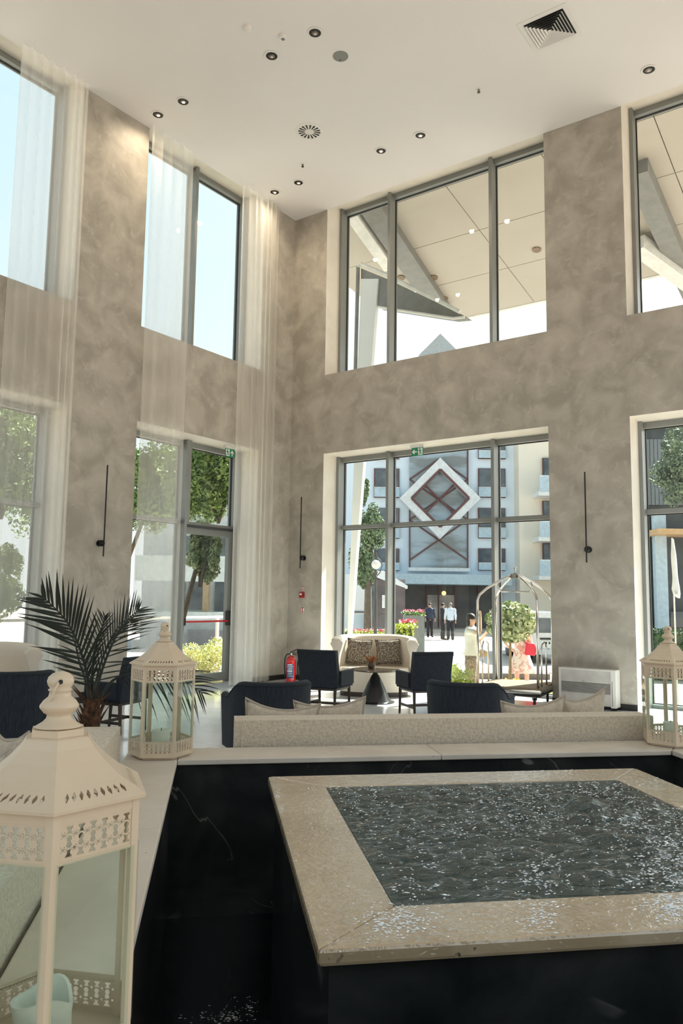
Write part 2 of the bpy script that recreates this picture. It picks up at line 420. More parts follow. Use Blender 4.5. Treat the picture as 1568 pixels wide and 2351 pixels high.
# ------------------------------------------------------------------ outside: ground and canopy
GZ = -.45
PAVE = mat('sunlit_paving', (.40, .335, .28), .8, c2=(.33, .28, .235), scale=1.5)
STREET = mat('street_asphalt', (.34, .32, .30), .85, c2=(.29, .275, .26), scale=2)
KERB = mat('stone_kerb', (.20, .185, .17), .8)
WHITE = mat('white_render', (.78, .80, .82), .7, c2=(.74, .76, .78), scale=2)
TRIM = mat('white_trim', (.80, .80, .78), .45)
bm = bmesh.new()
S = 90
for (x0, x1, y0, y1) in ((-S, -.72, -S, S), (-.72, 13.1, .72, S), (13.1, S, -S, S), (-.72, 13.1, -S, -13.6)):
    box(bm, x0, x1, y0, y1, GZ-.3, GZ)
struct(obj('ground', bm, PAVE))
# raised terrace strip outside both facades
struct(obj('terrace', bx(-6.5, -.70, -14, .70, GZ, -.03), PAVE))
struct(obj('forecourt_strip', bx(-6.5, 13.1, .70, 1.5, GZ, -.10), PAVE))
def frame_local(D):                                    # street-axis frame: s right, z up, origin straight ahead at distance D
    o = CAM+HF*D; return lambda s, z, d=0: V((o.x+Rh.x*s+HF.x*d, o.y+Rh.y*s+HF.y*d, z))
RZ = YAW
def sface(name, D, m=None, parent=None):
    pass
def street_root(name, D, label=None, cat=None, group=None, s=0, z=GZ):
    o = CAM+HF*D
    return empty(name, (o.x+Rh.x*s, o.y+Rh.y*s, z), RZ, label, cat, group)
def su(u, v, D):                                        # pixel -> (s, z) in the plane at distance D
    p = at(u, v, D)-CAM; return p.dot(Rh), p.z+CAM.z
# street band and kerb
st = street_root('street', 29, s=0, z=GZ)
o = obj('street', bx(-60, 60, -8, 8, .0, .02), STREET, loc=st.location, rot=(0, 0, RZ)); struct(o)
bpy.data.objects.remove(st)
kb = CAM+HF*19.5
struct(obj('kerb', bx(-6, 5.2, -.12, .12, 0, .14), KERB, loc=(kb.x, kb.y, GZ), rot=(0, 0, RZ), bevel=.02))
# entrance canopy: panelled soffit falling outwards
CPAN = mat('canopy_panel', (.50, .46, .405), .6, c2=(.48, .44, .385), scale=1)
CGREY = mat('canopy_steel', (.26, .26, .25), .5, .2)
can = empty('entrance_canopy', (0, .75, 0), 0, 'large cream panelled canopy sloping out above the back windows', 'canopy')
cz = lambda y: 10.29-.2*(y-.7)
CX0, CX1, CY0, CY1 = -2.0, 14.0, .75, 7.0
xs = [CX0+2.05*i for i in range(9)]
ys = [.75, 2.3, 3.85, 5.4, 7.0]
th = math.atan(.2)
for i in range(len(xs)-1):
    for j in range(4):
        x0, x1, y0, y1 = xs[i]+.008, xs[i+1]-.008, ys[j]+.008, ys[j+1]-.008
        pg = [(x0, y0), (x1, y0), (x1, y1), (x0, y1)]
        if i == 0:
            if j == 3: pg = [(xs[1]-.2, y0), (x1, y0), (x1, y1), (xs[1]-.05, y1)]
            else: pg[3] = (x0+.1, y1)
        bm = bmesh.new()
        A = [bm.verts.new((x, y-.75, cz(y))) for x, y in pg]; B = [bm.verts.new((x, y-.75, cz(y)+.05)) for x, y in pg]
        bm.faces.new(A[::-1]); bm.faces.new(B)
        for k in range(4): bm.faces.new((A[k], A[(k+1) % 4], B[(k+1) % 4], B[k]))
        bmesh.ops.recalc_face_normals(bm, faces=bm.faces)
        obj('soffit_panel', bm, CPAN, can)
bm = bmesh.new()
for (y, h) in ((7.0, .16),): box(bm, xs[1]-.1, CX1+.4, y-.75, y-.75+.12, cz(y)-.02, cz(y)+h)
obj('fascia', bm, TRIM, can)
bm = bmesh.new()
A = [bm.verts.new((x, y-.75, cz(y)+.07+dz)) for dz in (0, .1) for x, y in ((CX0+.05, .75), (CX1+.4, .75), (CX1+.4, 7.0), (xs[1], 7.0))]
for f in ((0, 1, 2, 3), (7, 6, 5, 4), (0, 4, 5, 1), (1, 5, 6, 2), (2, 6, 7, 3), (3, 7, 4, 0)): bm.faces.new([A[i] for i in f])
obj('roof_sheet', bm, CGREY, can)
# lamps set into the soffit
for (u, v) in ((921, 636), (996, 636), (1232, 572), (1020, 684)):
    d = ray(u, v); k = (10.29+.2*.7-CAM.z-.2*CAM.y)/(d.z+.2*d.y); p = CAM+d*k
    bm = bmesh.new(); lathe(bm, [(.10, -.02), (.10, .02), (.07, .02), (.065, .0)], 14)
    obj('soffit_lamp', bm, mat('brown_lamp_ring', (.25, .18, .12), .5), can, loc=(p.x, p.y-.75, p.z-.01), rot=(-th, 0, 0))
# beams under the canopy
def beam(root, a, b, w, h, m, nm='beam'):
    a, b = V(a), V(b); bm = bmesh.new(); d = b-a; L = d.length
    box(bm, -w/2, w/2, 0, L, -h/2, h/2)
    o = obj(nm, bm, m, root, bevel=.01)
    q = d.to_track_quat('Y', 'Z'); o.rotation_euler = q.to_euler(); o.location = a; return o
O = V((0, .75, 0))
def onC(u, v, dz=0):
    d = ray(u, v); k = (10.29+.14+dz-CAM.z-.2*CAM.y)/(d.z+.2*d.y); return CAM+d*k
beam(can, onC(800, 478, -.15)-O, onC(895, 612, -.15)-O, .28, .22, TRIM)
beam(can, onC(850, 470, -.12)-O, onC(1012, 712, -.12)-O, .5, .2, CGREY)
beam(can, onC(1462, 385, -.15)-O, onC(1610, 720, -.15)-O, .40, .3, CGREY)
beam(can, onC(1462, 560, -.3)-O, onC(1600, 660, -.3)-O, .35, .3, TRIM)
# grey wing wall + leaning white fin that carries the canopy
wing = empty('canopy_wing', (0, 2.8, GZ), 0, 'leaning pale column with grey triangular wing under the canopy, outside left pane', 'column')
def pY(pts, y): return [(p.x, p.z) for p in (onY(u, v, y) for u, v in pts)]
def yprism(name, pts, y, t, m, parent, bev=0):
    bm = bmesh.new(); prism(bm, [(x, z-GZ) for x, z in pY(pts, y)], 'y', y-2.8, y-2.8+t)
    return obj(name, bm, m, parent, bevel=bev)
WG = mat('wing_metal', (.24, .24, .23), .4, .1)
yprism('column', [(829, 640), (868, 640), (803, 1462), (797, 1462)], 2.8, .10, WHITE, wing)
yprism('wing_panel', [(829, 616), (890, 641), (1060, 722), (1072, 728), (1040, 731), (868, 705), (868, 640), (829, 640)], 2.85, .25, WG, wing)
tp = pY([(822, 614), (829, 606), (890, 632), (1056, 716)], 2.8)
bm = bmesh.new(); tube(bm, [(x, 0, z-GZ) for x, z in tp], .045, 8); obj('edge_tube', bm, TRIM, wing)
tp = pY([(822, 612), (816, 850)], 2.8)
bm = bmesh.new(); tube(bm, [(x, 0, z-GZ) for x, z in tp], .045, 8); obj('side_tube', bm, CGREY, wing)
tp = pY([(868, 705), (1040, 731), (1066, 728)], 2.8)
bm = bmesh.new(); tube(bm, [(x, 0, z-GZ) for x, z in tp], .03, 8); obj('lower_tube', bm, TRIM, wing)
# ------------------------------------------------------------------ hotel across the street (distance 52)
D = 52; FB = D
BLUEW = mat('pale_blue_render', (.74, .83, .91), .8, c2=(.70, .79, .88), scale=.3)
BLUED = mat('soft_blue_render', (.50, .62, .70), .8)
BAYG = mat('sky_painted_glass', (.36, .44, .50), .1, c2=(.20, .22, .22), scale=.7, stretch=(.35, 1, 1.2), lo=.42, hi=.56)  # pale sky reflection of the bay put into the glass colour
CREAM = mat('cream_render', (.80, .73, .62), .8, c2=(.76, .69, .58), scale=.3)
DARKG = mat('dark_window_glass', (.06, .075, .09), .12, c2=(.14, .165, .185), scale=1.2)
BROWNF = mat('brown_frames', (.13, .05, .05), .5)
ENTR = mat('dark_entrance', (.045, .045, .05), .5, c2=(.09, .085, .08), scale=.8)
LAMPY = mat('amber_sign', (.95, .65, .25), .5, emit=.8)
o = CAM+HF*D
A = empty('hotel_building', (o.x, o.y, GZ), RZ, 'pale blue hotel with diamond lattice bay, across the street', 'building')
def SZ(pts, D=D): return [(lambda t: (t[0], t[1]-GZ))(su(u, v, D)) for u, v in pts]
def fbox(name, u0, v0, u1, v1, d0, d1, m, root=A, D=D, bev=0):
    (a, b), (c, d) = SZ([(u0, v1), (u1, v0)], D)
    (a2, b2), (c2, d2) = SZ([(u0, v0), (u1, v1)], D)
    bm = bmesh.new(); box(bm, min(a, a2), max(c, c2), d0, d1, max(0, (b+d2)/2), (d+b2)/2)
    return obj(name, bm, m, root, bevel=bev)
fbox('wall', 700, 905, 1186, 1480, .25, 6, BLUEW)
fbox('wall', 1186, 985, 1700, 1480, -1.2, 6, CREAM)
fbox('cornice', 1186, 978, 1700, 1000, -1.5, -1.2, mat('peach_cornice', (.85, .65, .5), .8))
fbox('roof_edge', 700, 895, 1186, 908, 0, 6, TRIM)
def win(u0, v0, u1, v1, root=A, d=0, D=D, mid=True, rail=True):
    f = fbox('window', u0, v0, u1, v1, d+.10, d+.3, BROWNF, root, D)
    (a, b), (c, e) = SZ([(u0, v1), (u1, v0)], D)
    bm = bmesh.new(); m = (a+c)/2; w = .06
    box(bm, a+w, m-w/2, d+.07, d+.12, b+w, e-w); box(bm, m+w/2, c-w, d+.07, d+.12, b+w, e-w); obj('pane', bm, DARKG, f)
    if rail:
        bm = bmesh.new(); box(bm, a, c, d-.05, d+.0, b+.05, b+(e-b)*.32); obj('glass_rail', bm, BLUED, f)
        bm = bmesh.new(); tube(bm, [(a, d-.05, b+(e-b)*.34), (c, d-.05, b+(e-b)*.34)], .03, 6); obj('rail_bar', bm, TRIM, f)
for (u0, u1) in ((859, 917), (1099, 1161)):
    for (v0, v1) in ((1000, 1053), (1075, 1142), (1166, 1236), (1259, 1310)): win(u0, v0, u1, v1)
win(1101, 1405, 1150, 1440, rail=False)
for (v0, v1) in ((1060, 1137), (1156, 1236), (1251, 1320)):
    win(1235, v0, 1290, v1, d=-1.5, rail=False)
    fbox('balcony_slab', 1212, v1+8-4, 1320, v1+14, -2.9, -1.2, TRIM)
    s = fbox('balcony_rail', 1214, v1-30, 1320, v1+6, -2.92, -2.88, BLUED)
    (a, b), (c, e) = SZ([(1214, v1-29), (1320, v1-31)])
    bm = bmesh.new(); tube(bm, [(a, -2.9, b), (c, -2.9, b)], .04, 6); obj('rail_bar', bm, TRIM, s)
# glazed bay and lattice
bay = fbox('lattice_bay', 940, 1018, 1073, 1304, -.10, .3, BAYG)
lat_u = [940, 1006.5, 1073]
def seg(u0, v0, u1, v1, w, m, nm, parent, d=-.16, t=.08):
    (a, b), (c, e) = SZ([(u0, v0), (u1, v1)])
    L = math.hypot(c-a, e-b); bm = bmesh.new(); box(bm, 0, L, 0, t, -w/2, w/2)
    q = obj(nm, bm, m, parent); q.location = (a, d, b); q.rotation_euler = (0, -math.atan2(e-b, c-a), 0); return q
S2 = 66.5
for k in range(-1, 5):
    v0 = 1055+k*92.5-92.5/2
    for sgn in (1, -1):
        for (ua, ub) in ((940, 1006.5), (1006.5, 1073)):
            # two bar families crossing in the bay
            if sgn == 1: a0, a1 = v0+(ua-940)*.6955, v0+(ub-940)*.6955
            else: a0, a1 = v0+(1073-ua)*.6955, v0+(1073-ub)*.6955
            lo, hi = 1019, 1303
            if min(a0, a1) < lo or max(a0, a1) > hi: continue
            seg(ua, a0, ub, a1, .11, BROWNF, 'lattice_bar', bay)
seg(940, 1160, 940, 1304, .1, BROWNF, 'lattice_bar', bay); seg(1073, 1018, 1073, 1304, .1, BROWNF, 'lattice_bar', bay)
# white diamond frame standing proud
cx, cyy = 1007.5, 1147
DF = mat('white_diamond_cladding', (.74, .76, .77), .6)
for (p, q) in (((0, -1), (1, 0)), ((1, 0), (0, 1)), ((0, 1), (-1, 0)), ((-1, 0), (0, -1))):
    ro, ri = 92, 65
    pts = SZ([(cx+p[0]*ro, cyy+p[1]*ro), (cx+q[0]*ro, cyy+q[1]*ro), (cx+q[0]*ri, cyy+q[1]*ri), (cx+p[0]*ri, cyy+p[1]*ri)])
    bm = bmesh.new(); prism(bm, pts, 'y', -.75, -.15); obj('diamond_side', bm, DF, A)
    pts = [(cx+p[0]*ri, cyy+p[1]*ri), (cx+q[0]*ri, cyy+q[1]*ri)]
    seg(*pts[0], *pts[1], .16, BROWNF, 'diamond_trim', A, d=-.80, t=.06)
for (p, q) in (((-32.5, -32.5), (32.5, 32.5)), ((-32.5, 32.5), (32.5, -32.5))):
    seg(cx+p[0], cyy+p[1], cx+q[0], cyy+q[1], .12, BROWNF, 'diamond_bar', A, d=-.3)
fbox('sill', 936, 1304, 1077, 1312, -.4, .3, TRIM)
# diamond on the roof line (its tip shows in the upper window)
pts = SZ([(1010, 768), (1060, 818), (1010, 868), (960, 818)])
bm = bmesh.new(); prism(bm, pts, 'y', -.2, .4); obj('roof_diamond', bm, mat('grey_cladding', (.40, .43, .44), .7), A)
fbox('roof_block', 930, 850, 1090, 908, -.1, 4, BLUEW)
# marquee and entrance
bm = bmesh.new(); ss = SZ([(800, 1318), (1168, 1345)]); z0, z1 = ss[1][1], ss[0][1]
n = 18; xs2 = [ss[0][0]+(ss[1][0]-ss[0][0])*i/n for i in range(n+1)]
f1 = [(x, -1.0-1.6*sin(pi*i/n)) for i, x in enumerate(xs2)]
prism(bm, f1+[(xs2[-1], .3), (xs2[0], .3)], 'z', z0, z1)
obj('marquee', bm, BLUED, A)
fbox('entrance_glass', 905, 1345, 1150, 1443, -.06, .25, ENTR)
for u in (925, 979, 1006, 1044, 1098, 1140): fbox('entrance_post', u-1.5, 1345, u+1.5, 1442, -.16, -.05, BROWNF)
for (u0, u1) in ((981, 1004), (1008, 1042)):
    fbox('entrance_door', u0, 1366, u1, 1442, -.14, -.06, mat('lit_lobby', (.30, .27, .23), .5, c2=(.06, .06, .07), scale=1.0, emit=.12))
fbox('entrance_step', 880, 1441, 1160, 1449, -6, .2, PAVE)
for u in (1018, 1224): 
    (a, b), = SZ([(u, 1362)]); bm = bmesh.new(); lathe(bm, [(.15, 0), (.15, .05)], 12)
    obj('round_sign', bm, LAMPY, A, loc=(a, -.2, b), rot=(pi/2, 0, 0))
# kiosk and low white house on the left of the street
o = CAM+HF*36
Kk = empty('dark_kiosk', (o.x, o.y, GZ), RZ, 'dark brown gabled kiosk beside the white fin, behind the street lamp', 'kiosk')
fbox('wall', 846, 1330, 930, 1440, 0, 3, mat('kiosk_brown', (.16, .12, .12), .6, c2=(.10, .09, .10), scale=2), Kk, 36)
pts = SZ([(843, 1318), (935, 1352), (935, 1345), (880, 1310), (846, 1312)], 36)
bm = bmesh.new(); prism(bm, pts, 'y', -.2, 3.1); obj('roof', bm, WHITE, Kk)
fbox('window', 852, 1345, 862, 1425, -.05, .0, DARKG, Kk, 36)
fbox('notice_board', 877, 1366, 884, 1396, -.06, .0, TRIM, Kk, 36)
o = CAM+HF*40
Wh = empty('white_house', (o.x, o.y, GZ), RZ, 'low white house left of the dark kiosk', 'building')
fbox('wall', 740, 1318, 846, 1448, 0, 4, WHITE, Wh, 40)
fbox('garden_wall', 790, 1408, 838, 1448, -2.2, -1.9, BLUEW, Wh, 40)
fbox('window', 806, 1403, 836, 1407, -.05, 0, DARKG, Wh, 40)
# building on the right (seen through window_3)
o = CAM+HF*30
Rb = empty('slatted_building', (o.x, o.y, GZ), RZ, 'dark slatted restaurant building seen through right hand window', 'building')
DSL = mat('dark_cladding', (.05, .06, .06), .5, c2=(.03, .035, .035), scale=2)
fbox('wall', 1478, 930, 1700, 1520, 0, 5, DSL, Rb, 30)
for i in range(22):
    u = 1484+i*9; fbox('slat', u, 1010, u+3, 1160, -.14, -.0, mat('slat_grey', (.16, .18, .19), .5), Rb, 30)
fbox('soffit_band', 1478, 1222, 1700, 1234, -1.4, .2, mat('warm_soffit', (.55, .34, .16), .5, emit=.06), Rb, 30)
fbox('pale_post', 1500, 1180, 1516, 1500, -.5, -.2, BLUED, Rb, 30)
fbox('counter', 1530, 1405, 1700, 1440, -.4, 0, mat('counter_dark', (.08, .09, .10), .4), Rb, 30)
# far block on the left side (seen through door_1) with balconies
o = CAM+HF*26
Lb = empty('apartment_block', (o.x, o.y, GZ), RZ, 'grey apartment block behind the trees outside the glass door', 'building')
GREYW = mat('grey_render', (.50, .53, .53), .8)
LBD = 30
o = CAM+HF*LBD; Lb.location = (o.x, o.y, GZ)
fbox('wall', 330, 1130, 600, 1500, .3, 5, GREYW, Lb, LBD)
fbox('parapet', 330, 1404, 600, 1425, -1.2, -.9, mat('parapet_pale', (.62, .66, .64), .8), Lb, LBD)
fbox('parapet', 330, 1280, 600, 1336, -1.2, -.9, mat('parapet_pale', (.62, .66, .64), .8), Lb, LBD)
for (u0, v0, u1, v1) in ((432, 1336, 466, 1400), (492, 1336, 530, 1404), (500, 1228, 530, 1290), (420, 1230, 460, 1300), (398, 1336, 420, 1400)):
    fbox('window', u0, v0, u1, v1, .2, .35, DARKG, Lb, LBD)
fbox('post', 466, 1336, 477, 1404, 0, .3, mat('tan_post', (.45, .33, .2), .7), Lb, LBD)
fbox('garage_door', 430, 1448, 530, 1500, .1, .3, mat('garage_grey', (.36, .34, .35), .7), Lb, LBD)
# terrace railing outside the left windows
RAILM = mat('pale_railing', (.78, .74, .70), .5)
rl = empty('terrace_railing', (-3.6, 0, -.03), 0, 'pale metal railing on the terrace outside the left windows', 'railing')
bm = bmesh.new(); box(bm, -.03, .03, -11, 3.5, 1.02, 1.07); obj('top_rail', bm, RAILM, rl)
bm = bmesh.new(); box(bm, -.012, .012, -11, 3.5, .10, .13); obj('bottom_rail', bm, RAILM, rl)
for i in range(11): obj('post', bx(-.03, .03, -.03, .03, 0, 1.02), RAILM, rl, loc=(0, -10.8+i*1.4, 0))
# ------------------------------------------------------------------ basin, ledge and fountain
BLACK = m_stone('black_marble', (.014, .016, .017), (.050, .050, .048), (.26, .25, .22), rough=.22, vscale=1.1, vamt=.75, vthin=.0055)
LEDGE = m_stone('travertine_ledge', (.60, .53, .45), (.72, .65, .56), (.80, .75, .68), rough=.42, vscale=2, vamt=.3, vthin=.05, speck=(.22, .19, .16))
RIMM = m_stone('wet_limestone_rim', (.39, .29, .175), (.54, .425, .285), (.62, .53, .41), rough=.35, coat=1.0, vscale=1.6, vamt=.4, vthin=.06, speck=(.10, .07, .05), cn=.6, bscale=30)
F0 = fw(0, 0)
bas = empty('fountain', (F0.x, F0.y, 0), FA, 'square fountain brimming over a wet beige rim, in a black marble basin with pale ledge', 'fountain')
IX0, IX1, IY0, IY1 = -.184, 2.77, 1.55, 4.46
LZ = .6
for (nm, x0, x1, y0, y1) in (('basin_wall', PX0+.03, IX0-.03, PY0, PY1), ('basin_wall', IX1+.03, PX1-.03, PY0, PY1),
                         ('basin_wall', IX0-.03, IX1+.03, IY1+.03, PY1-.0), ('basin_wall', IX0-.03, IX1+.03, PY0, IY0-.03)):
    obj(nm, bx(x0, x1, y0, y1, -.42, LZ-.03), BLACK, bas)
obj('basin_floor', bx(IX0-.03, IX1+.03, IY0-.03, IY1+.03, -.42, -.36), BLACK, bas)
def slab(pg, z0, z1, m, parent, nm, bev=.006):
    bm = bmesh.new(); prism(bm, pg, 'z', z0, z1); return obj(nm, bm, m, parent, bevel=bev)
# ledge stones, butt-jointed at the corners
q = .0015
L_ = lambda pg: slab(pg, LZ-.03, LZ, LEDGE, bas, 'ledge_stone')
for (a, b) in ((.6, 1.9), (1.9, 3.2), (3.2, 4.46)): L_([(PX0, a+q), (IX0, a+q), (IX0, b-q), (PX0, b-q)])
L_([(PX0, 4.46+q), (IX0-q, 4.46+q), (IX0-q, PY1), (PX0, PY1)])
L_([(IX0+q, IY1), (1.32-q, IY1), (1.32-q, PY1), (IX0+q, PY1)])
L_([(1.32+q, IY1), (IX1-q, IY1), (PX1-q, PY1), (1.32+q, PY1)])
L_([(IX1+.002, IY1-.002), (PX1+.002, PY1-.002), (PX1+.002, 3.1+q), (IX1+.002, 3.1+q)])
L_([(IX1, 3.1-q), (PX1, 3.1-q), (PX1, 1.2), (IX1, 1.2)])
L_([(IX0+q, PY0), (IX1-q, PY0), (IX1-q, IY0), (IX0+q, IY0)])
bas2 = None
# fountain block
ft = bas
OX0, OX1, OY0, OY1 = .285, 2.28, 2.078, 4.02
WX0, WX1, WY0, WY1 = .547, 2.04, 2.336, 3.778
bm = bmesh.new()
e = .035
for a in ((OX0+e, OX1-e, OY0+e, WY0-.02), (OX0+e, OX1-e, WY1+.02, OY1-e), (OX0+e, WX0-.02, WY0-.02, WY1+.02), (WX1+.02, OX1-e, WY0-.02, WY1+.02)):
    box(bm, *a, -.36, LZ-.045)
obj('fountain_cladding', bm, BLACK, ft)
for pg in ([(OX0, OY0), (OX1, OY0), (WX1, WY0), (WX0, WY0)], [(OX1, OY0), (OX1, OY1), (WX1, WY1), (WX1, WY0)],
           [(OX1, OY1), (OX0, OY1), (WX0, WY1), (WX1, WY1)], [(OX0, OY1), (OX0, OY0), (WX0, WY0), (WX0, WY1)]):
    c = (sum(p[0] for p in pg)/4, sum(p[1] for p in pg)/4)
    pg = [(c[0]+(x-c[0])*.9995, c[1]+(y-c[1])*.9995) for x, y in pg]
    slab(pg, LZ-.045, LZ, RIMM, ft, 'rim_stone', .010)
POOL = m_stone('pool_lining', (.025, .045, .044), (.08, .13, .125), (.16, .18, .16), rough=.5, vscale=1.5, vamt=.3, vthin=.05)
bm = bmesh.new()
box(bm, WX0-.02, WX1+.02, WY0-.02, WY1+.02, .30, .34)
obj('pool_floor', bm, POOL, ft)
# rippling water
WAT = bpy.data.materials.new('rippling_water'); WAT.use_nodes = True; nt = WAT.node_tree; nt.nodes.clear(); Lk = nt.links
tcw = N(nt, 'ShaderNodeTexCoord'); mp = N(nt, 'ShaderNodeMapping'); mp.inputs['Scale'].default_value = (.7, 1.35, 1); Lk.new(tcw.outputs['Object'], mp.inputs[0])
n1 = N(nt, 'ShaderNodeTexNoise'); n1.inputs['Scale'].default_value = 26; n1.inputs['Detail'].default_value = 3; n1.inputs['Distortion'].default_value = .8
Lk.new(mp.outputs[0], n1.inputs['Vector'])
bp = N(nt, 'ShaderNodeBump'); bp.inputs['Strength'].default_value = 1.0; bp.inputs['Distance'].default_value = .02; Lk.new(n1.outputs['Fac'], bp.inputs['Height'])
fr = N(nt, 'ShaderNodeFresnel'); fr.inputs[0].default_value = 1.95; Lk.new(bp.outputs[0], fr.inputs['Normal'])
t = N(nt, 'ShaderNodeBsdfTransparent'); t.inputs[0].default_value = (.66, .80, .78, 1)
gl = N(nt, 'ShaderNodeBsdfGlossy'); gl.inputs['Roughness'].default_value = .02; Lk.new(bp.outputs[0], gl.inputs['Normal'])
df = N(nt, 'ShaderNodeBsdfDiffuse'); df.inputs[0].default_value = (.055, .15, .15, 1)
m0 = N(nt, 'ShaderNodeMixShader'); m0.inputs[0].default_value = .24; Lk.new(t.outputs[0], m0.inputs[1]); Lk.new(df.outputs[0], m0.inputs[2])
m1 = N(nt, 'ShaderNodeMixShader'); Lk.new(fr.outputs[0], m1.inputs[0]); Lk.new(m0.outputs[0], m1.inputs[1]); Lk.new(gl.outputs[0], m1.inputs[2])
ow = N(nt, 'ShaderNodeOutputMaterial'); Lk.new(m1.outputs[0], ow.inputs[0])
def ripple(nm, x0, x1, y0, y1, z, n, amp, parent, src):
    bm = bmesh.new(); vs = []
    for j in range(n+1):
        row = []
        for i in range(n+1):
            x = x0+(x1-x0)*i/n; y = y0+(y1-y0)*j/n
            r = math.hypot(x-src[0], y-src[1])
            h = amp*sin(r*46)*math.exp(-r*1.6)*.7+amp*1.5*(mnoise.noise(V((x*6, y*11, 3.1)))) + amp*.8*mnoise.noise(V((x*15, y*26, 7)))
            h += amp*2.5*math.exp(-(r/.14)**2)
            ed = min(x-x0, x1-x, y-y0, y1-y); h *= min(1, ed/.06)
            row.append(bm.verts.new((x, y, z+h)))
        vs.append(row)
    for j in range(n):
        for i in range(n): bm.faces.new((vs[j][i], vs[j][i+1], vs[j+1][i+1], vs[j+1][i]))
    return obj(nm, bm, WAT, parent, smooth=True)
wt = ripple('water', WX0, WX1, WY0, WY1, LZ-.004, 200, .013, ft, (1.62, 3.28))
# glints of light modelled as white flecks on the ripples, wet rim and trough
GLINT = mat('white_glint', (.93, .96, .97), .15, c2=(.90, .93, .95), coat=.5)
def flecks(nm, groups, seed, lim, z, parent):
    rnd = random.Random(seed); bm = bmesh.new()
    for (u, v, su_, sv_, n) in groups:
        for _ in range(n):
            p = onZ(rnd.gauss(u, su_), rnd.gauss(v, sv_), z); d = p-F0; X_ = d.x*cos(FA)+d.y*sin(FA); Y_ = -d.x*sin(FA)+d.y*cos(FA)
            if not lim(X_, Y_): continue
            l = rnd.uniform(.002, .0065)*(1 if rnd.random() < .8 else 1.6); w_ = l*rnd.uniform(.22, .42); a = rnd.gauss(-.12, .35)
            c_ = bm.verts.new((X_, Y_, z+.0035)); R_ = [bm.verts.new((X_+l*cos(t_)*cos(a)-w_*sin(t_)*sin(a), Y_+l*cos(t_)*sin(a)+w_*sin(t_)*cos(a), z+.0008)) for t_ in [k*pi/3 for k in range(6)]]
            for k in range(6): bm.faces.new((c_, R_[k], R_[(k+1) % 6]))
    o = obj(nm, bm, GLINT, parent); o['kind'] = 'stuff'; return o
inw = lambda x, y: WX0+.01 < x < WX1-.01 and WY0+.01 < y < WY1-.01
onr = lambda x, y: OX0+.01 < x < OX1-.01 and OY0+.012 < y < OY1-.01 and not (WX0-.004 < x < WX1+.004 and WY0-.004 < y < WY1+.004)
flecks('water_glints', [(1200, 1870, 130, 34, 330), (1245, 2015, 36, 26, 150), (1330, 1860, 90, 30, 200), (1520, 1930, 70, 50, 420), (1540, 2020, 50, 30, 160), (900, 1880, 70, 50, 90), (920, 2045, 50, 18, 60), (1050, 1960, 120, 50, 120), (800, 1830, 40, 22, 60), (1150, 1815, 200, 10, 160), (1400, 1815, 60, 14, 90)], 5, inw, LZ+.004, ft)
flecks('rim_glints', [(905, 2115, 42, 26, 260), (1243, 2100, 26, 20, 110), (1545, 2080, 32, 20, 230), (1235, 1773, 60, 4, 120), (1490, 1795, 26, 8, 40), (640, 1830, 6, 40, 30), (735, 1850, 22, 30, 20)], 6, onr, LZ, ft)
flecks('trough_glints', [(530, 2332, 26, 9, 70), (470, 2338, 30, 6, 20), (560, 2310, 14, 12, 20)], 7, lambda x, y: x < OX0-.02, -.238, ft)
tr_ = bmesh.new()
bw = ripple('trough_water', IX0-.03, IX1+.03, IY0-.03, IY1+.03, -.24, 90, .0012, bas, (.45, 2.15))
bw.data.materials.clear()
BW = mat('black_still_water', (.004, .005, .006), .015, spec=.5, bump=.10, bscale=9, scale=4, c2=(.003, .004, .005)); bw.data.materials.append(BW)
# splash where the overflow falls
bm = bmesh.new()
for i in range(46):
    a = random.gauss(0, .055); b_ = random.gauss(0, .05); z = -.235+abs(random.gauss(0, .02)); r = random.uniform(.002, .007)
    bmesh.ops.create_icosphere(bm, subdivisions=1, radius=r, matrix=M4.Translation((.05+a, 2.25+b_, z)))
sp = obj('splash_drops', bm, m_glass('drop_glass', (.9, .95, 1), 1.6), bas, smooth=True); sp['kind'] = 'stuff'
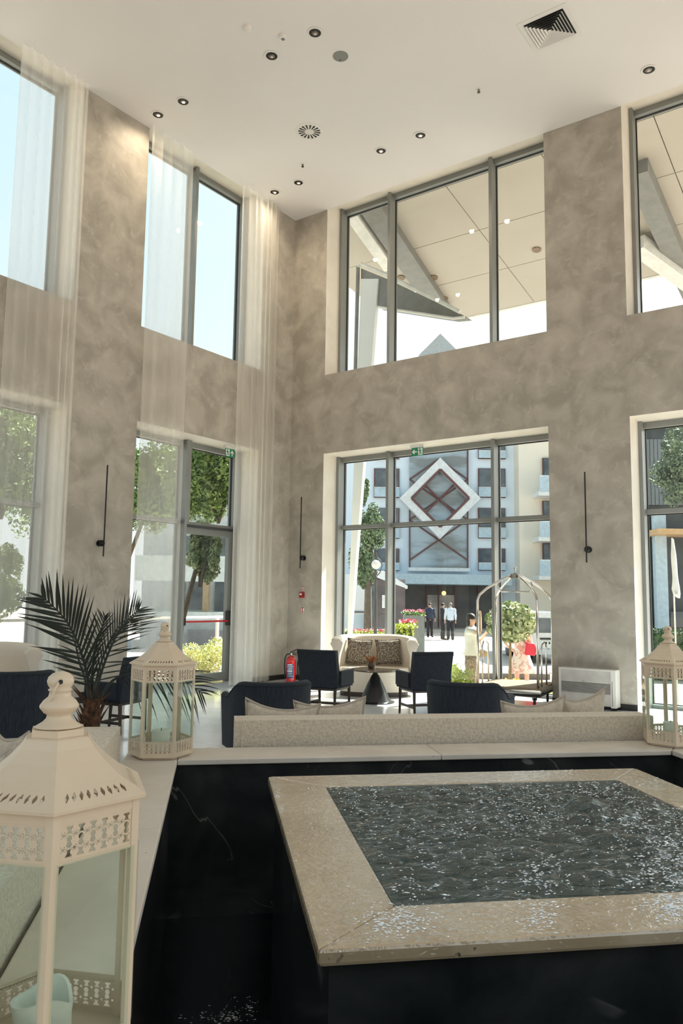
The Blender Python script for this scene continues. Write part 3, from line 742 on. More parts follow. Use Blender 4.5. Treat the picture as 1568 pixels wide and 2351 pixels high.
# ------------------------------------------------------------------ lanterns
LAN = mat('cream_enamel', (.68, .56, .41), .38, c2=(.64, .52, .38), scale=4, bump=.03, bscale=60)
LGL = m_glass('teal_lantern_glass', (.93, .972, .955), 1.45)
WAX = mat('ivory_wax', (.78, .78, .68), .55)
RL = .180
fwid = RL                                                   # face width of a hexagon = its radius
def perf_panel(w, h, t=.0016):
    """pierced strip: columns of flared, waisted and flared holes with little ovals between"""
    bm = bmesh.new()
    def cell(x0, x1, z0, z1, shape):
        hole = [((x0+x1)/2+px*(x1-x0)/2, (z0+z1)/2+pz*(z1-z0)/2) for px, pz in shape]
        m = len(hole); out = []
        for k, (px, pz) in enumerate(shape):
            s = max(abs(px), abs(pz)); qx, qz = px/s, pz/s
            out.append(((x0+x1)/2+qx*(x1-x0)/2, (z0+z1)/2+qz*(z1-z0)/2))
        layers = []
        for yy in (0, t):
            layers.append(([bm.verts.new((x, yy, z)) for x, z in hole], [bm.verts.new((x, yy, z)) for x, z in out]))
        for k in range(m):
            k2 = (k+1) % m
            bm.faces.new((layers[0][1][k], layers[0][1][k2], layers[0][0][k2], layers[0][0][k]))
            bm.faces.new((layers[1][1][k2], layers[1][1][k], layers[1][0][k], layers[1][0][k2]))
            bm.faces.new((layers[0][0][k], layers[0][0][k2], layers[1][0][k2], layers[1][0][k]))
    flare = [(-.80, .80), (-.5, .1), (-.62, -.80), (.62, -.80), (.5, .1), (.80, .80)]
    flare = [(-.85, .82), (-.85, .5), (-.42, .1), (-.42, -.3), (-.72, -.82), (.72, -.82), (.42, -.3), (.42, .1), (.85, .5), (.85, .82)]
    flipd = [(x, -z) for x, z in flare][::-1]
    pea = [(.30, 0)]+[(.72*cos(a), .45+.45*sin(a)) for a in (RAD(-30), RAD(20), RAD(70), RAD(110), RAD(160), RAD(210))]+[(-.30, 0)]+[(.72*cos(a), -.45+.45*sin(a)) for a in (RAD(150), RAD(200), RAD(250), RAD(290), RAD(340), RAD(30))]
    oval = [(.7*cos(a), .6*sin(a)) for a in [2*pi*k/8+.2 for k in range(8)]]
    n = 6; mx_ = .008; hw = (w-2*mx_)/n; main = hw*.66; minor = hw*.34
    ze = h*.10; H1 = (h-2*ze)
    rows = [(0, .28, flipd), (.28, .72, pea), (.72, 1, flare)]
    x = mx_
    for i in range(n):
        for (a, b, s) in rows: cell(x, x+main, ze+a*H1, ze+b*H1, s)
        X0, X1 = x+main, x+hw
        for (a, b) in ((.19, .37), (.63, .81)): cell(X0, X1, ze+a*H1, ze+b*H1, oval)
        for (a, b) in ((0, .19), (.37, .63), (.81, 1)):
            box(bm, X0, X1, 0, t, ze+a*H1, ze+b*H1)
        x += hw
    box(bm, 0, w, 0, t, 0, ze); box(bm, 0, w, 0, t, h-ze, h); box(bm, 0, mx_, 0, t, ze, h-ze); box(bm, x, w, 0, t, ze, h-ze)
    # beaded lines
    for zz in (ze*.5, h-ze*.5):
        for k in range(18):
            X = mx_+(w-2*mx_)*(k+.5)/18; box(bm, X-.0016, X+.0016, -.0015, 0, zz-.0016, zz+.0016)
    me = bpy.data.meshes.new('pierced_band'); bm.to_mesh(me); bm.free(); me.materials.append(LAN); return me
Z_B, Z_G0, Z_G1, Z_E = .022, .100, .416, .508                 # base top, glass bottom, glass top, eaves
band_lo = perf_panel(fwid-.020, .062); band_hi = perf_panel(fwid-.020, .070)
def make_lantern(name, label, loc, rz, melted=False):
    t = empty(name, loc, rz, label, 'lantern', 'cream hexagonal lanterns on the ledge')
    ap = RL*cos(pi/6)
    hexp = lambda r: [(r*cos(k*pi/3), r*sin(k*pi/3)) for k in range(6)]
    bm = bmesh.new(); prism(bm, hexp(RL*.88), 'z', 0, .014); prism(bm, hexp(RL*.995), 'z', .012, .024); obj('plinth', bm, LAN, t, bevel=.0015)
    for k in range(6):                                          # corner posts
        a = k*pi/3; bm = bmesh.new(); c = V((RL*cos(a), RL*sin(a)))
        pts = []
        for s in (1, -1):
            d = V((-sin(a)*s*cos(pi/6)-cos(a)*.5, cos(a)*s*cos(pi/6)-sin(a)*.5)); pts.append(c+d*.015)
        inn = c-V((cos(a), sin(a)))*.010
        prism(bm, [tuple(c), tuple(pts[0]), tuple(inn+(pts[0]-c)*.8), tuple(inn), tuple(inn+(pts[1]-c)*.8), tuple(pts[1])], 'z', .022, Z_E); obj('corner_post', bm, LAN, t)
    for k in range(6):
        a = k*pi/3+pi/6; n_ = V((cos(a), sin(a))); u_ = V((sin(a), -cos(a)))
        def place(me, nm, z, inset, wd): 
            p = n_*(ap-inset)-u_*(wd/2)
            o = put(nm, me, None, t, (p.x, p.y, z), (0, 0, a-pi/2+pi)); return o
        # local x runs along -u ; offset so that it starts at the left corner
        def face_obj(me, nm, z, inset, wd):
            p = n_*(ap-inset)+u_*(wd/2)*-1
            ang = math.atan2(u_.y, u_.x)
            return put(nm, me, None, t, (p.x, p.y, z), (0, 0, ang))
        ww = fwid-.020
        face_obj(band_lo, 'pierced_band', .030, .004, ww); face_obj(band_hi, 'pierced_band', Z_G1+.004, .004, ww)
        def plate(nm, z0, z1, y0, y1, m, wd=ww):
            if (nm, z0) not in MC:
                bm = bmesh.new(); box(bm, 0, wd, y0, y1, 0, z1-z0)
                me = bpy.data.meshes.new(nm); bm.to_mesh(me); bm.free(); me.materials.append(m); MC[(nm, z0)] = me
            return face_obj(MC[(nm, z0)], nm, z0, .004, wd)
        plate('bottom_rail', .022, .031, 0, .003, LAN); plate('middle_rail', .090, Z_G0, 0, .003, LAN)
        plate('top_rail', Z_G1, Z_G1+.006, 0, .003, LAN); plate('head_rail', Z_G1+.072, Z_E, 0, .003, LAN)
        plate('glass_pane', Z_G0-.004, Z_G1+.004, .006, .008, LGL)
    # roof: six flared faces with slots near the eaves
    prof = [(1.07, Z_E), (1.075, Z_E+.006), (.80, Z_E+.034), (.70, Z_E+.047), (.56, Z_E+.068), (.44, Z_E+.090), (.37, Z_E+.108)]
    bm = bmesh.new()
    for k in range(6):
        a0, a1 = k*pi/3, (k+1)*pi/3
        P = lambda r, z, f: V((RL*r*(cos(a0)*(1-f)+cos(a1)*f), RL*r*(sin(a0)*(1-f)+sin(a1)*f), z))
        for (r0, z0), (r1, z1) in zip(prof, prof[1:]):
            if r0 == 1.075:                                     # slotted zone
                za = lambda s: (r0+(r1-r0)*s, z0+(z1-z0)*s)
                bm.faces.new([bm.verts.new(P(*za(s), f)) for s, f in ((0, 0), (0, 1), (.22, 1), (.22, 0))])
                bm.faces.new([bm.verts.new(P(*za(s), f)) for s, f in ((.86, 0), (.86, 1), (1, 1), (1, 0))])
                ns = 9; lo_, hi_ = .10, .90; cw = (hi_-lo_)/ns
                bm.faces.new([bm.verts.new(P(*za(s), f)) for s, f in ((.22, 0), (.22, lo_), (.86, lo_), (.86, 0))])
                bm.faces.new([bm.verts.new(P(*za(s), f)) for s, f in ((.22, hi_), (.22, 1), (.86, 1), (.86, hi_))])
                slot = [(-.12, -.85), (.15, -.80), (.62, 0), (.12, .85), (-.15, .80), (-.62, 0)]
                for q_ in range(ns):
                    c_, h_ = lo_+cw*(q_+.5), .54
                    lean = .35
                    hole = [(c_+(px+lean*pz)*cw*.50, h_+pz*.25) for px, pz in slot]
                    outr = [(c_+x_*cw/2, h_+z_*.32) for x_, z_ in ((-1, -1), (1, -1), (1, 0), (1, 1), (-1, 1), (-1, 0))]
                    A_ = [bm.verts.new(P(*za(s), f)) for f, s in hole]; B_ = [bm.verts.new(P(*za(s), f)) for f, s in outr]
                    for m_ in range(6): bm.faces.new((B_[m_], B_[(m_+1) % 6], A_[(m_+1) % 6], A_[m_]))
            else:
                bm.faces.new([bm.verts.new(P(r, z, f)) for r, z, f in ((r0, z0, 0), (r0, z0, 1), (r1, z1, 1), (r1, z1, 0))])
    bmesh.ops.remove_doubles(bm, verts=bm.verts, dist=1e-5)
    bmesh.ops.recalc_face_normals(bm, faces=bm.faces)
    r_ = obj('roof', bm, LAN, t); sm = r_.modifiers.new('s', 'SOLIDIFY'); sm.thickness = .0016; sm.offset = -1
    bm = bmesh.new(); prism(bm, hexp(RL*.36), 'z', Z_E+.107, Z_E+.110); prism(bm, hexp(RL*.31), 'z', Z_E+.110, Z_E+.124)
    zt = Z_E+.102
    obj('cap', bm, LAN, t)
    pr = [(.050, zt+.024), (.048, zt+.026), (.034, zt+.036), (.026, zt+.046), (.025, zt+.054), (.034, zt+.062), (.041, zt+.072), (.041, zt+.078), (.034, zt+.090),
          (.024, zt+.100), (.022, zt+.112), (.025, zt+.115), (.025, zt+.118), (.021, zt+.120), (.026, zt+.128), (.0285, zt+.138), (.026, zt+.149), (.018, zt+.158), (.006, zt+.163)]
    pr = [(r*.92, zt+.024+(z-zt-.024)*.78) for r, z in pr]
    bm = bmesh.new(); lathe(bm, pr, 28); k_ = obj('finial', bm, LAN, t, smooth=True)
    zk = zt+.024+.114*.79
    bm = bmesh.new(); bmesh.ops.create_cone(bm, cap_ends=True, segments=12, radius1=.0045, radius2=.0045, depth=.0565, matrix=M4.Translation((0, 0, zk))@M4.Rotation(pi/2, 4, 'Y')@M4.Identity(4))
    obj('ring_hole', bm, GASKET, k_)
    # hanging ring, folded down against the finial
    pts = []
    for i in range(15):
        a = pi*i/14; R_ = .036
        pts.append((cos(a)*.031, -.004-sin(a)*.024, zk-sin(a)*.062))
    bm = bmesh.new(); tube(bm, pts, .0022, 8); obj('hanging_ring', bm, LAN, t, smooth=True)
    # door hinge + latch on one face
    bm = bmesh.new(); lathe(bm, [(.004, 0), (.006, .002), (.006, .008), (.003, .011)], 10); obj('latch', bm, LAN, t, loc=(RL*cos(pi/3), -RL*sin(pi/3), .27), rot=(0, pi/2, -pi/3))
    return t
def candle(loc, label, r=.052, h=.12, melted=False, rz=0):
    bm = bmesh.new(); n = 32
    prof = [(r, 0), (r, h-.004), (r-.004, h), (r-.012, h-.002), (r*.3, h-.008), (.001, h-.008)]
    lathe(bm, prof, n)
    if melted:
        bm.free(); bm = bmesh.new(); rings = []
        for (rr, z, wv) in ((r, 0, 0), (r*.97, h*.5, 0), (r*1.0, h*.72, .004), (r*1.06, h, .008), (r*.93, h*1.0, .008), (r*.84, h*.7, .01), (r*.78, h*.45, 0), (.002, h*.42, 0)):
            rings.append([bm.verts.new(((rr+wv*.5*sin(3*t_+1))*cos(t_), (rr+wv*.5*sin(3*t_+1))*sin(t_), z+wv*(1.2*sin(t_*2+.6)+.7*cos(3*t_)))) for t_ in [2*pi*k/n for k in range(n)]])
        for A_, B_ in zip(rings, rings[1:]):
            for k in range(n): bm.faces.new((A_[k], A_[(k+1) % n], B_[(k+1) % n], B_[k]))
        bm.faces.new(rings[0][::-1]); bm.faces.new(rings[-1])
    o = obj('pillar_candle', bm, WAX, None, loc, (0, 0, rz), smooth=True); autosm(o)
    tag(o, label, 'candle', 'pillar candles inside the lanterns')
    bm = bmesh.new(); tube(bm, [(0, 0, h*(.4 if melted else .92)), (.002, 0, h*(.55 if melted else 1.08))], .002, 6); obj('wick', bm, GASKET, o)
    return o
def hexrot(p, u, v):                                             # angle that points a hexagon corner at pixel column u
    return 0
LT = LZ+.0015; l1 = fw(-.305, 1.66, LT); l2 = fw(-.285, 4.600, LT); l3 = fw(2.895, 4.66, LT)
LR = {1: 0, 2: 24, 3: 9}
def face_cam(p, extra):                                          # a corner towards the viewer's side of the ledge, plus a small twist
    d = CAM-p; return math.atan2(d.y, d.x)+RAD(extra)
make_lantern('lantern', 'large nearest cream lantern at left with a melted candle', l1, face_cam(l1, LR[1]))
make_lantern('lantern', 'cream lantern on the ledge corner beside the palm', l2, face_cam(l2, LR[2]))
make_lantern('lantern', 'cream lantern on the right far corner of the ledge', l3, face_cam(l3, LR[3]))
candle(l1+V((0, 0, .0255)), 'melted candle with curling rim in the nearest lantern', .054, .10, True, 1.9)
candle(l2+V((0, 0, .0255)), 'smooth pillar candle in the lantern beside the palm', .052, .115)
candle(l3+V((0, 0, .0255)), 'pillar candle in the lantern on the right', .045, .11)
# ------------------------------------------------------------------ seating
BOUC = mat('cream_boucle', (.70, .60, .47), .95, c2=(.52, .44, .34), scale=55, bump=.5, bscale=90, lo=.3, hi=.6, sheen=.2)
BOUP = mat('pillow_linen', (.62, .53, .425), .95, c2=(.50, .43, .34), scale=40, bump=.4, bscale=120, sheen=.2)
PIPE = mat('pillow_piping', (.48, .41, .33), .9)
NAVY = mat('navy_wool', (.024, .032, .046), .95, c2=(.008, .011, .017), scale=16, stretch=(9, 9, .6), bump=.2, bscale=60, sheen=.04, lo=.3, hi=.7)
NPIP = mat('navy_piping', (.012, .017, .027), .9)
DWOOD = mat('dark_walnut', (.045, .028, .018), .4, c2=(.03, .018, .012), scale=6, stretch=(1, 1, .2))
LEATH = mat('cream_leather', (.70, .63, .53), .5, c2=(.66, .59, .49), scale=3)
FUR = mat('mottled_boucle', (.34, .29, .23), .98, c2=(.08, .065, .05), scale=48, bump=.6, bscale=70, lo=.4, hi=.62)
def soft(name, bm, m, parent, lv=2, loc=None, rot=None, disp=0):
    o = obj(name, bm, m, parent, loc, rot, smooth=True)
    s = o.modifiers.new('s', 'SUBSURF'); s.levels = lv; s.render_levels = lv
    return o
def rbox(name, x0, x1, y0, y1, z0, z1, r, m, parent, seg=4):
    o = obj(name, bx(x0, x1, y0, y1, z0, z1), m, parent, bevel=r, seg=seg); return autosm(o, 60)
def pillow(loc, size, rot, m, pm, label, group, th=.16, slump=.0, seed=1, hgt=None):
    """square cushion with pulled-out corners and a corded seam"""
    n = 14; bm = bmesh.new(); rnd = random.Random(seed); grids = []
    def pt(u, v, s):
        a, b = abs(u), abs(v)
        e = (1-a**2.6)*(1-b**2.6)
        h = th/2*max(e, 0)**.42
        pull = 1-.085*((1-b*b)*a**3+(1-a*a)*b**3)
        pull_x = 1-.10*(1-b**2)*a**2; pull_y = 1-.10*(1-a**2)*b**2
        x = u*size/2*pull_x; y = v*(hgt or size)/2*pull_y
        w_ = .010*mnoise.noise(V((u*2+seed, v*2, s)))
        yy = y-slump*(1-u*u)*(.5+.5*v)
        return V((x, s*h+w_*(1 if e > .01 else 0), yy))
    for s in (1, -1):
        g_ = [[bm.verts.new(pt(-1+2*i/n, -1+2*j/n, s)) for i in range(n+1)] for j in range(n+1)]
        for j in range(n):
            for i in range(n):
                f = (g_[j][i], g_[j][i+1], g_[j+1][i+1], g_[j+1][i]); bm.faces.new(f if s < 0 else f[::-1])
    bmesh.ops.remove_doubles(bm, verts=bm.verts, dist=.0005)
    o = obj('cushion', bm, m, None, loc, rot, smooth=True)
    tag(o, label, 'cushion', group)
    edge = [(-1+2*i/n, -1) for i in range(n)]+[(1, -1+2*i/n) for i in range(n)]+[(1-2*i/n, 1) for i in range(n)]+[(-1, 1-2*i/n) for i in range(n)]
    bm = bmesh.new(); tube(bm, [pt(u, v, 0)*1.0 for u, v in edge], .008, 6, closed=True)
    obj('piping', bm, pm, o, smooth=True)
    return o
def sofa(name, label, origin, rz, L, hb=.745):
    """long low sofa; local x along its length, back at y=0, seat towards +y"""
    t = empty(name, origin, rz, label, 'sofa', 'cream boucle sofas around the fountain')
    rbox('base', .02, L-.02, .06, .92, .12, .30, .03, BOUC, t)
    rbox('back', 0, L, 0, .20, .12, hb, .055 if hb < .77 else .085, BOUC, t, 6)
    bm = bmesh.new(); tube(bm, [(.045, -.001, .16), (.045, -.001, hb-.035), (.05, .05, hb-.003), (.05, .15, hb-.003)], .006, 6); obj('seam_piping', bm, BOUC, t, smooth=True)
    bm = bmesh.new(); tube(bm, [(L-.045, -.001, .16), (L-.045, -.001, hb-.035), (L-.05, .05, hb-.003), (L-.05, .15, hb-.003)], .006, 6); obj('seam_piping', bm, BOUC, t, smooth=True)
    n = max(2, round(L/.95))
    for i in range(n):
        a, b = .02+(L-.04)*i/n+.004, .02+(L-.04)*(i+1)/n-.004
        rbox('seat_cushion', a, b, .205, .95, .301, .40, .03, BOUC, t)
    for (x, y) in ((.1, .1), (L-.1, .1), (.1, .82), (L-.1, .82)): obj('leg', bx(x-.025, x+.025, y-.025, y+.025, 0, .12), DWOOD, t)
    return t
s0 = fw(.135, 4.86); sofa('sofa', 'long cream boucle sofa with its back to the far ledge of the fountain', (s0.x, s0.y, 0), FA, 2.76)
s1 = fw(-.54, 4.42); sofa('sofa', 'cream boucle sofa behind the nearest lantern, back to the left ledge', (s1.x, s1.y, 0), FA+pi/2+pi, 3.0, .785)
# fix: the left sofa runs towards the viewer with its back along the ledge
sl = [o for o in bpy.data.objects if o.get('category') == 'sofa'][-1]
sl.rotation_euler = (0, 0, FA+pi/2); p = fw(-.492, 1.45); sl.location = (p.x, p.y, 0)
def fpil(x, y, z, size, rot, label, seed, slump=.05, th=.13, hgt=.38):
    p = fw(x, y, z); return pillow(p, size, rot, BOUP, PIPE, label, 'cream cushions on the two sofas', th, slump, seed, hgt)
tl = RAD(12)
fpil(.44, 5.215, .635, .50, (tl, RAD(5), FA+.03), 'cream cushion at left end of the long sofa', 3, .045)
fpil(.80, 5.385, .625, .50, (tl, RAD(-3), FA-.03), 'cream cushion second from left end of the long sofa', 5, .04)
fpil(2.20, 5.215, .640, .48, (tl, RAD(-4), FA+.03), 'pale cushion near the right end of the long sofa', 8, .04)
fpil(2.64, 5.37, .660, .44, (tl, RAD(-7), FA+.30), 'pale pointed cushion at right end of the long sofa', 9, .04)
fpil(-1.02, 4.14, .635, .50, (RAD(-10), RAD(-3), FA-RAD(57)), 'cream corded cushion on the left sofa, farther from the camera', 11, .045, .14, .40)
fpil(-1.00, 3.72, .63, .50, (RAD(-10), RAD(-3), FA-RAD(57)), 'cream corded cushion on the left sofa, partly behind the nearest lantern', 12, .045, .14, .40)
# barrel armchairs
def tub_chair(loc, rz, label, w=.70, hb=.755, ha=.62, seat=.42):
    """curved tub: wall follows a horseshoe, back high, falling to the arms; front towards +y"""
    t = empty('tub_armchair', loc, rz, label, 'armchair', 'navy tub armchairs')
    n = 34; ro = w/2; th = .085
    def path(s):                                            # s in 0..1 from left arm front round the back to right arm front
        st = .30; arc = pi*ro*.92; tot = 2*st+arc; d = s*tot
        if d < st: return V((-ro, .30-d+.0)), V((-1, 0))
        if d > st+arc: return V((ro, (d-st-arc))), V((1, 0))
        a = pi+(d-st)/arc*pi
        return V((ro*cos(a), ro*.95*sin(a))), V((cos(a), sin(a)))
    def hh(s):
        k = min(1, max(0, (.5-abs(s-.5)-.13)/.16)); k = k*k*(3-2*k)
        return ha+(hb-ha)*k
    bm = bmesh.new(); rings = []
    for i in range(n+1):
        s = i/n; p, nn = path(s); h = hh(s)
        sec = [(0, .14), (0, h-.035), (-.012, h-.010), (-.032, h), (-th+.032, h), (-th+.012, h-.010), (-th, h-.035), (-th, .14)]
        flare = lambda z: .03*(z/h)
        rings.append([bm.verts.new((p.x+nn.x*(o_+flare(z)), p.y+nn.y*(o_+flare(z)), z)) for o_, z in sec])
    m = len(rings[0])
    for A_, B_ in zip(rings, rings[1:]):
        for k in range(m): bm.faces.new((A_[k], B_[k], B_[(k+1) % m], A_[(k+1) % m]))
    bm.faces.new(rings[0]); bm.faces.new(rings[-1][::-1])
    bmesh.ops.recalc_face_normals(bm, faces=bm.faces)
    autosm(obj('shell', bm, NAVY, t), 50)
    pts = []
    for i in range(n+1):
        s = i/n; p, nn = path(s); h = hh(s); pts.append((p.x+nn.x*(.030), p.y+nn.y*(.030), h-.030))
    bm = bmesh.new(); tube(bm, pts, .0045, 6); obj('piping', bm, NPIP, t, smooth=True)
    rbox('seat_cushion', -ro+.10, ro-.10, -ro*.72, .34, .26, seat, .045, NAVY, t)
    rbox('seat_base', -ro+.06, ro-.06, -ro*.78, .30, .14, .26, .02, NAVY, t)
    for (x, y) in ((-.24, -.20), (.24, -.20), (-.26, .24), (.26, .24)):
        bm = bmesh.new(); tube(bm, [(x, y, .15), (x*1.05, y*1.05, 0)], [.022, .014], 8); obj('leg', bm, DWOOD, t)
    return t
def between(a, b): return ((a[0]+b[0])/2, (a[1]+b[1])/2)
# positions worked out from where the chair backs stand
def chair_at(u, v, z, back):                                   # centre of the chair from its back edge
    p = onZ(u, v, z); d = (p-CAM); d.z = 0; d.normalize(); return (p.x+d.x*back, p.y+d.y*back, 0), math.atan2(d.y, d.x)-pi/2
p, a = chair_at(620, 1568, .755, .36); tub_chair(p, a+.30, 'navy tub armchair behind left end of the long sofa')
p, a = chair_at(1072, 1569, .755, .36); tub_chair(p, a-.28, 'navy tub armchair behind the middle of the long sofa')
p, a = chair_at(38, 1543, .755, .36); tub_chair(p, a+.02, 'navy tub armchair at far left behind the nearest lantern', w=.72)
# square-backed lounge chairs
def lounge_chair(loc, rz, label, w=.53):
    t = empty('lounge_chair', loc, rz, label, 'chair', 'navy square backed lounge chairs')
    hw = w/2
    bm = bmesh.new(); rows = []
    for j in range(9):
        z = .36+(.83-.36)*j/8; lean = -.10*(j/8)**1.3
        rows.append([(x, z, lean) for x in (-hw, -hw*.7, 0, hw*.7, hw)])
    f = [[bm.verts.new((x*(1+.02*j/8), -.24+l-.035*(1-(x/hw)**2), z)) for x, z, l in r] for j, r in enumerate(rows)]
    b = [[bm.verts.new((x*(1+.02*j/8), -.16+l-.020*(1-(x/hw)**2), z)) for x, z, l in r] for j, r in enumerate(rows)]
    for j in range(8):
        for i in range(4):
            bm.faces.new((f[j][i], f[j][i+1], f[j+1][i+1], f[j+1][i])); bm.faces.new((b[j][i+1], b[j][i], b[j+1][i], b[j+1][i+1]))
        bm.faces.new((b[j][0], f[j][0], f[j+1][0], b[j+1][0])); bm.faces.new((f[j][4], b[j][4], b[j+1][4], f[j+1][4]))
    for i in range(4):
        bm.faces.new((b[0][i], b[0][i+1], f[0][i+1], f[0][i])); bm.faces.new((f[8][i], f[8][i+1], b[8][i+1], b[8][i]))
    o = obj('backrest', bm, NAVY, t, bevel=.015, seg=3); autosm(o, 50)
    bm = bmesh.new(); tube(bm, [(-hw*1.02, -.335, .79), (0, -.368, .795), (hw*1.02, -.335, .79)], .006, 6); obj('piping', bm, NPIP, o, smooth=True)
    rbox('seat', -hw+.02, hw-.02, -.22, .32, .34, .43, .035, NAVY, t)
    for s in (-1, 1):                                           # low padded arms
        rbox('arm', s*hw-.035, s*hw+.035, -.20, .22, .38, .56, .03, NAVY, t)
    rail = bmesh.new(); box(rail, -hw+.04, hw-.04, -.20, .28, .31, .345); obj('seat_rail', rail, DWOOD, t)
    for (x, y) in ((-hw+.05, -.20), (hw-.05, -.20), (-hw+.05, .26), (hw-.05, .26)):
        bm = bmesh.new(); tube(bm, [(x, y, .33), (x, y*1.08, 0)], [.022, .015], 8); obj('leg', bm, DWOOD, t)
    for s in (-1, 1):
        obj('stretcher', bx(s*(hw-.05)-.008, s*(hw-.05)+.008, -.20, .26, .11, .14), DWOOD, t)
    obj('stretcher', bx(-hw+.05, hw-.05, .02, .04, .11, .14), DWOOD, t)
    return t
p, a = chair_at(750, 1493, .83, .34); lounge_chair(p, a-.42, 'navy square backed lounge chair left of the round table')
p, a = chair_at(972, 1497, .83, .34); lounge_chair(p, a+.42, 'navy square backed lounge chair right of the round table')
p, a = chair_at(275, 1515, .80, .30); lounge_chair(p, a+.9, 'navy lounge chair behind the palm')
# round table with a cone foot
tb = onZ(861, 1612, 0)
BLKM = mat('black_lacquer', (.012, .014, .016), .25)
tt = empty('round_table', (tb.x, tb.y, 0), 0, 'low round table with black cone foot in front of the settee', 'table')
bm = bmesh.new(); lathe(bm, [(.285, 0), (.285, .012), (.235, .022), (.20, .07), (.115, .27), (.06, .375), (.038, .40), (.03, .425), (.03, .45)], 40); autosm(obj('cone_foot', bm, BLKM, tt), 30)
bm = bmesh.new(); lathe(bm, [(.345, .45), (.36, .455), (.36, .468), (.352, .474)], 48); obj('tabletop', bm, mat('brown_stone_top', (.20, .165, .125), .18, c2=(.12, .095, .07), scale=5), tt)
vs_ = empty('dried_flower_vase', (tb.x-.06, tb.y-.02, .474), 0, 'small brown vase of dried orange flowers on the round table', 'vase')
bm = bmesh.new(); lathe(bm, [(.035, 0), (.05, .02), (.055, .05), (.045, .085), (.04, .10), (.034, .10), (.034, .05)], 20); obj('vase_body', bm, mat('brown_vase', (.10, .06, .035), .35), vs_, smooth=True)
bm = bmesh.new(); rnd = random.Random(4)
for i in range(60):
    a = rnd.uniform(0, 2*pi); r = rnd.uniform(.01, .10); h = .10+rnd.uniform(.02, .09)
    tube(bm, [(.015*cos(a), .015*sin(a), .08), (r*.6*cos(a), r*.6*sin(a), h*.8), (r*cos(a), r*sin(a), h)], [.0015, .003, .006], 4)
o = obj('dried_flowers', bm, mat('dried_orange', (.50, .20, .06), .8, c2=(.30, .12, .05), scale=30), vs_)
# curved cream settee with rolled arms, facing the fountain
def settee(loc, rz, label, W=1.26, pil=True):
    t = empty('settee', loc, rz, label, 'settee', 'cream rolled arm settees')
    # front towards -y
    def shell(th, z0, z1, off):
        pass
    n = 24; bm = bmesh.new(); rings = []
    for i in range(n+1):
        s = -1+2*i/n; a = s*RAD(82); hw = W/2
        x = hw*math.copysign(abs(sin(a))**.75, sin(a)) if a else 0; y = .30-(1-cos(a))*.62
        nx, ny = sin(a), cos(a)
        h = .90-.05*abs(s)**3
        sec = [(0, .06), (.0, h-.10), (.035, h-.05), (.05, h-.01), (.03, h+.015), (-.03, h+.015), (-.07, h-.02), (-.085, h-.08), (-.085, .30)]
        rings.append([bm.verts.new((x+nx*o_, y+ny*o_, z)) for o_, z in sec])
    m = len(rings[0])
    for A_, B_ in zip(rings, rings[1:]):
        for k in range(m): bm.faces.new((A_[k], B_[k], B_[(k+1) % m], A_[(k+1) % m]))
    bm.faces.new(rings[0]); bm.faces.new(rings[-1][::-1]); bmesh.ops.recalc_face_normals(bm, faces=bm.faces)
    autosm(obj('back', bm, LEATH, t), 50)
    for s in (-1, 1):                                           # rolled arm fronts
        bm = bmesh.new()
        pts = [(.0, .08), (.0, .62), (.02, .72), (.06, .79), (.0, .855), (-.08, .865), (-.14, .80), (-.115, .70), (-.08, .6), (-.075, .08)]
        prism(bm, [(s*(W/2+x), z) for x, z in pts], 'y', -.34, -.06)
        o = obj('arm', bm, LEATH, t, bevel=.012); autosm(o, 50)
        for k in range(8):
            bm = bmesh.new(); lathe(bm, [(.006, 0), (.004, .003)], 8)
            obj('stud', bm, DWOOD, o, loc=(s*(W/2-.005), -.342, .15+k*.06), rot=(pi/2, 0, 0))
    bm = bmesh.new(); n2 = 20
    def half(z, grow=0): return [bm.verts.new((W/2*.86*cos(pi*k/n2)*(1+grow), -.22-.26*sin(pi*k/n2)*(1+grow), z)) for k in range(n2+1)]+[bm.verts.new((-W/2*.86, .22, z)), bm.verts.new((W/2*.86, .22, z))]
    rr = [half(.33), half(.35, .02), half(.41, .02), half(.43)]
    for A_, B_ in zip(rr, rr[1:]):
        for k in range(len(A_)): bm.faces.new((A_[k], A_[(k+1) % len(A_)], B_[(k+1) % len(A_)], B_[k]))
    bm.faces.new(rr[0][::-1]); bm.faces.new(rr[-1]); bmesh.ops.recalc_face_normals(bm, faces=bm.faces)
    autosm(obj('seat_cushion', bm, LEATH, t), 40)
    bm = bmesh.new()
    rr = [half(.07), half(.33)]
    for k in range(len(rr[0])): bm.faces.new((rr[0][k], rr[0][(k+1) % len(rr[0])], rr[1][(k+1) % len(rr[0])], rr[1][k]))
    bm.faces.new(rr[0][::-1]); bm.faces.new(rr[1]); bmesh.ops.recalc_face_normals(bm, faces=bm.faces)
    autosm(obj('seat_base', bm, LEATH, t), 40)
    bm = bmesh.new(); rr = [half(0, -.03), half(.07, -.03)]
    for k in range(len(rr[0])): bm.faces.new((rr[0][k], rr[0][(k+1) % len(rr[0])], rr[1][(k+1) % len(rr[0])], rr[1][k]))
    bm.faces.new(rr[0][::-1]); bm.faces.new(rr[1]); bmesh.ops.recalc_face_normals(bm, faces=bm.faces)
    obj('plinth', bm, DWOOD, t)
    return t
sp_ = onZ(858, 1601, 0); dv = (sp_-CAM); dv.z = 0; dv.normalize(); az = math.atan2(dv.y, dv.x)-pi/2
sc0 = sp_+dv*.48
st1 = settee((sc0.x, sc0.y, 0), az+.02, 'cream rolled arm settee between the two navy chairs')
def local(o, x, y, z): return V((o.location.x+x*cos(o.rotation_euler.z)-y*sin(o.rotation_euler.z), o.location.y+x*sin(o.rotation_euler.z)+y*cos(o.rotation_euler.z), z))
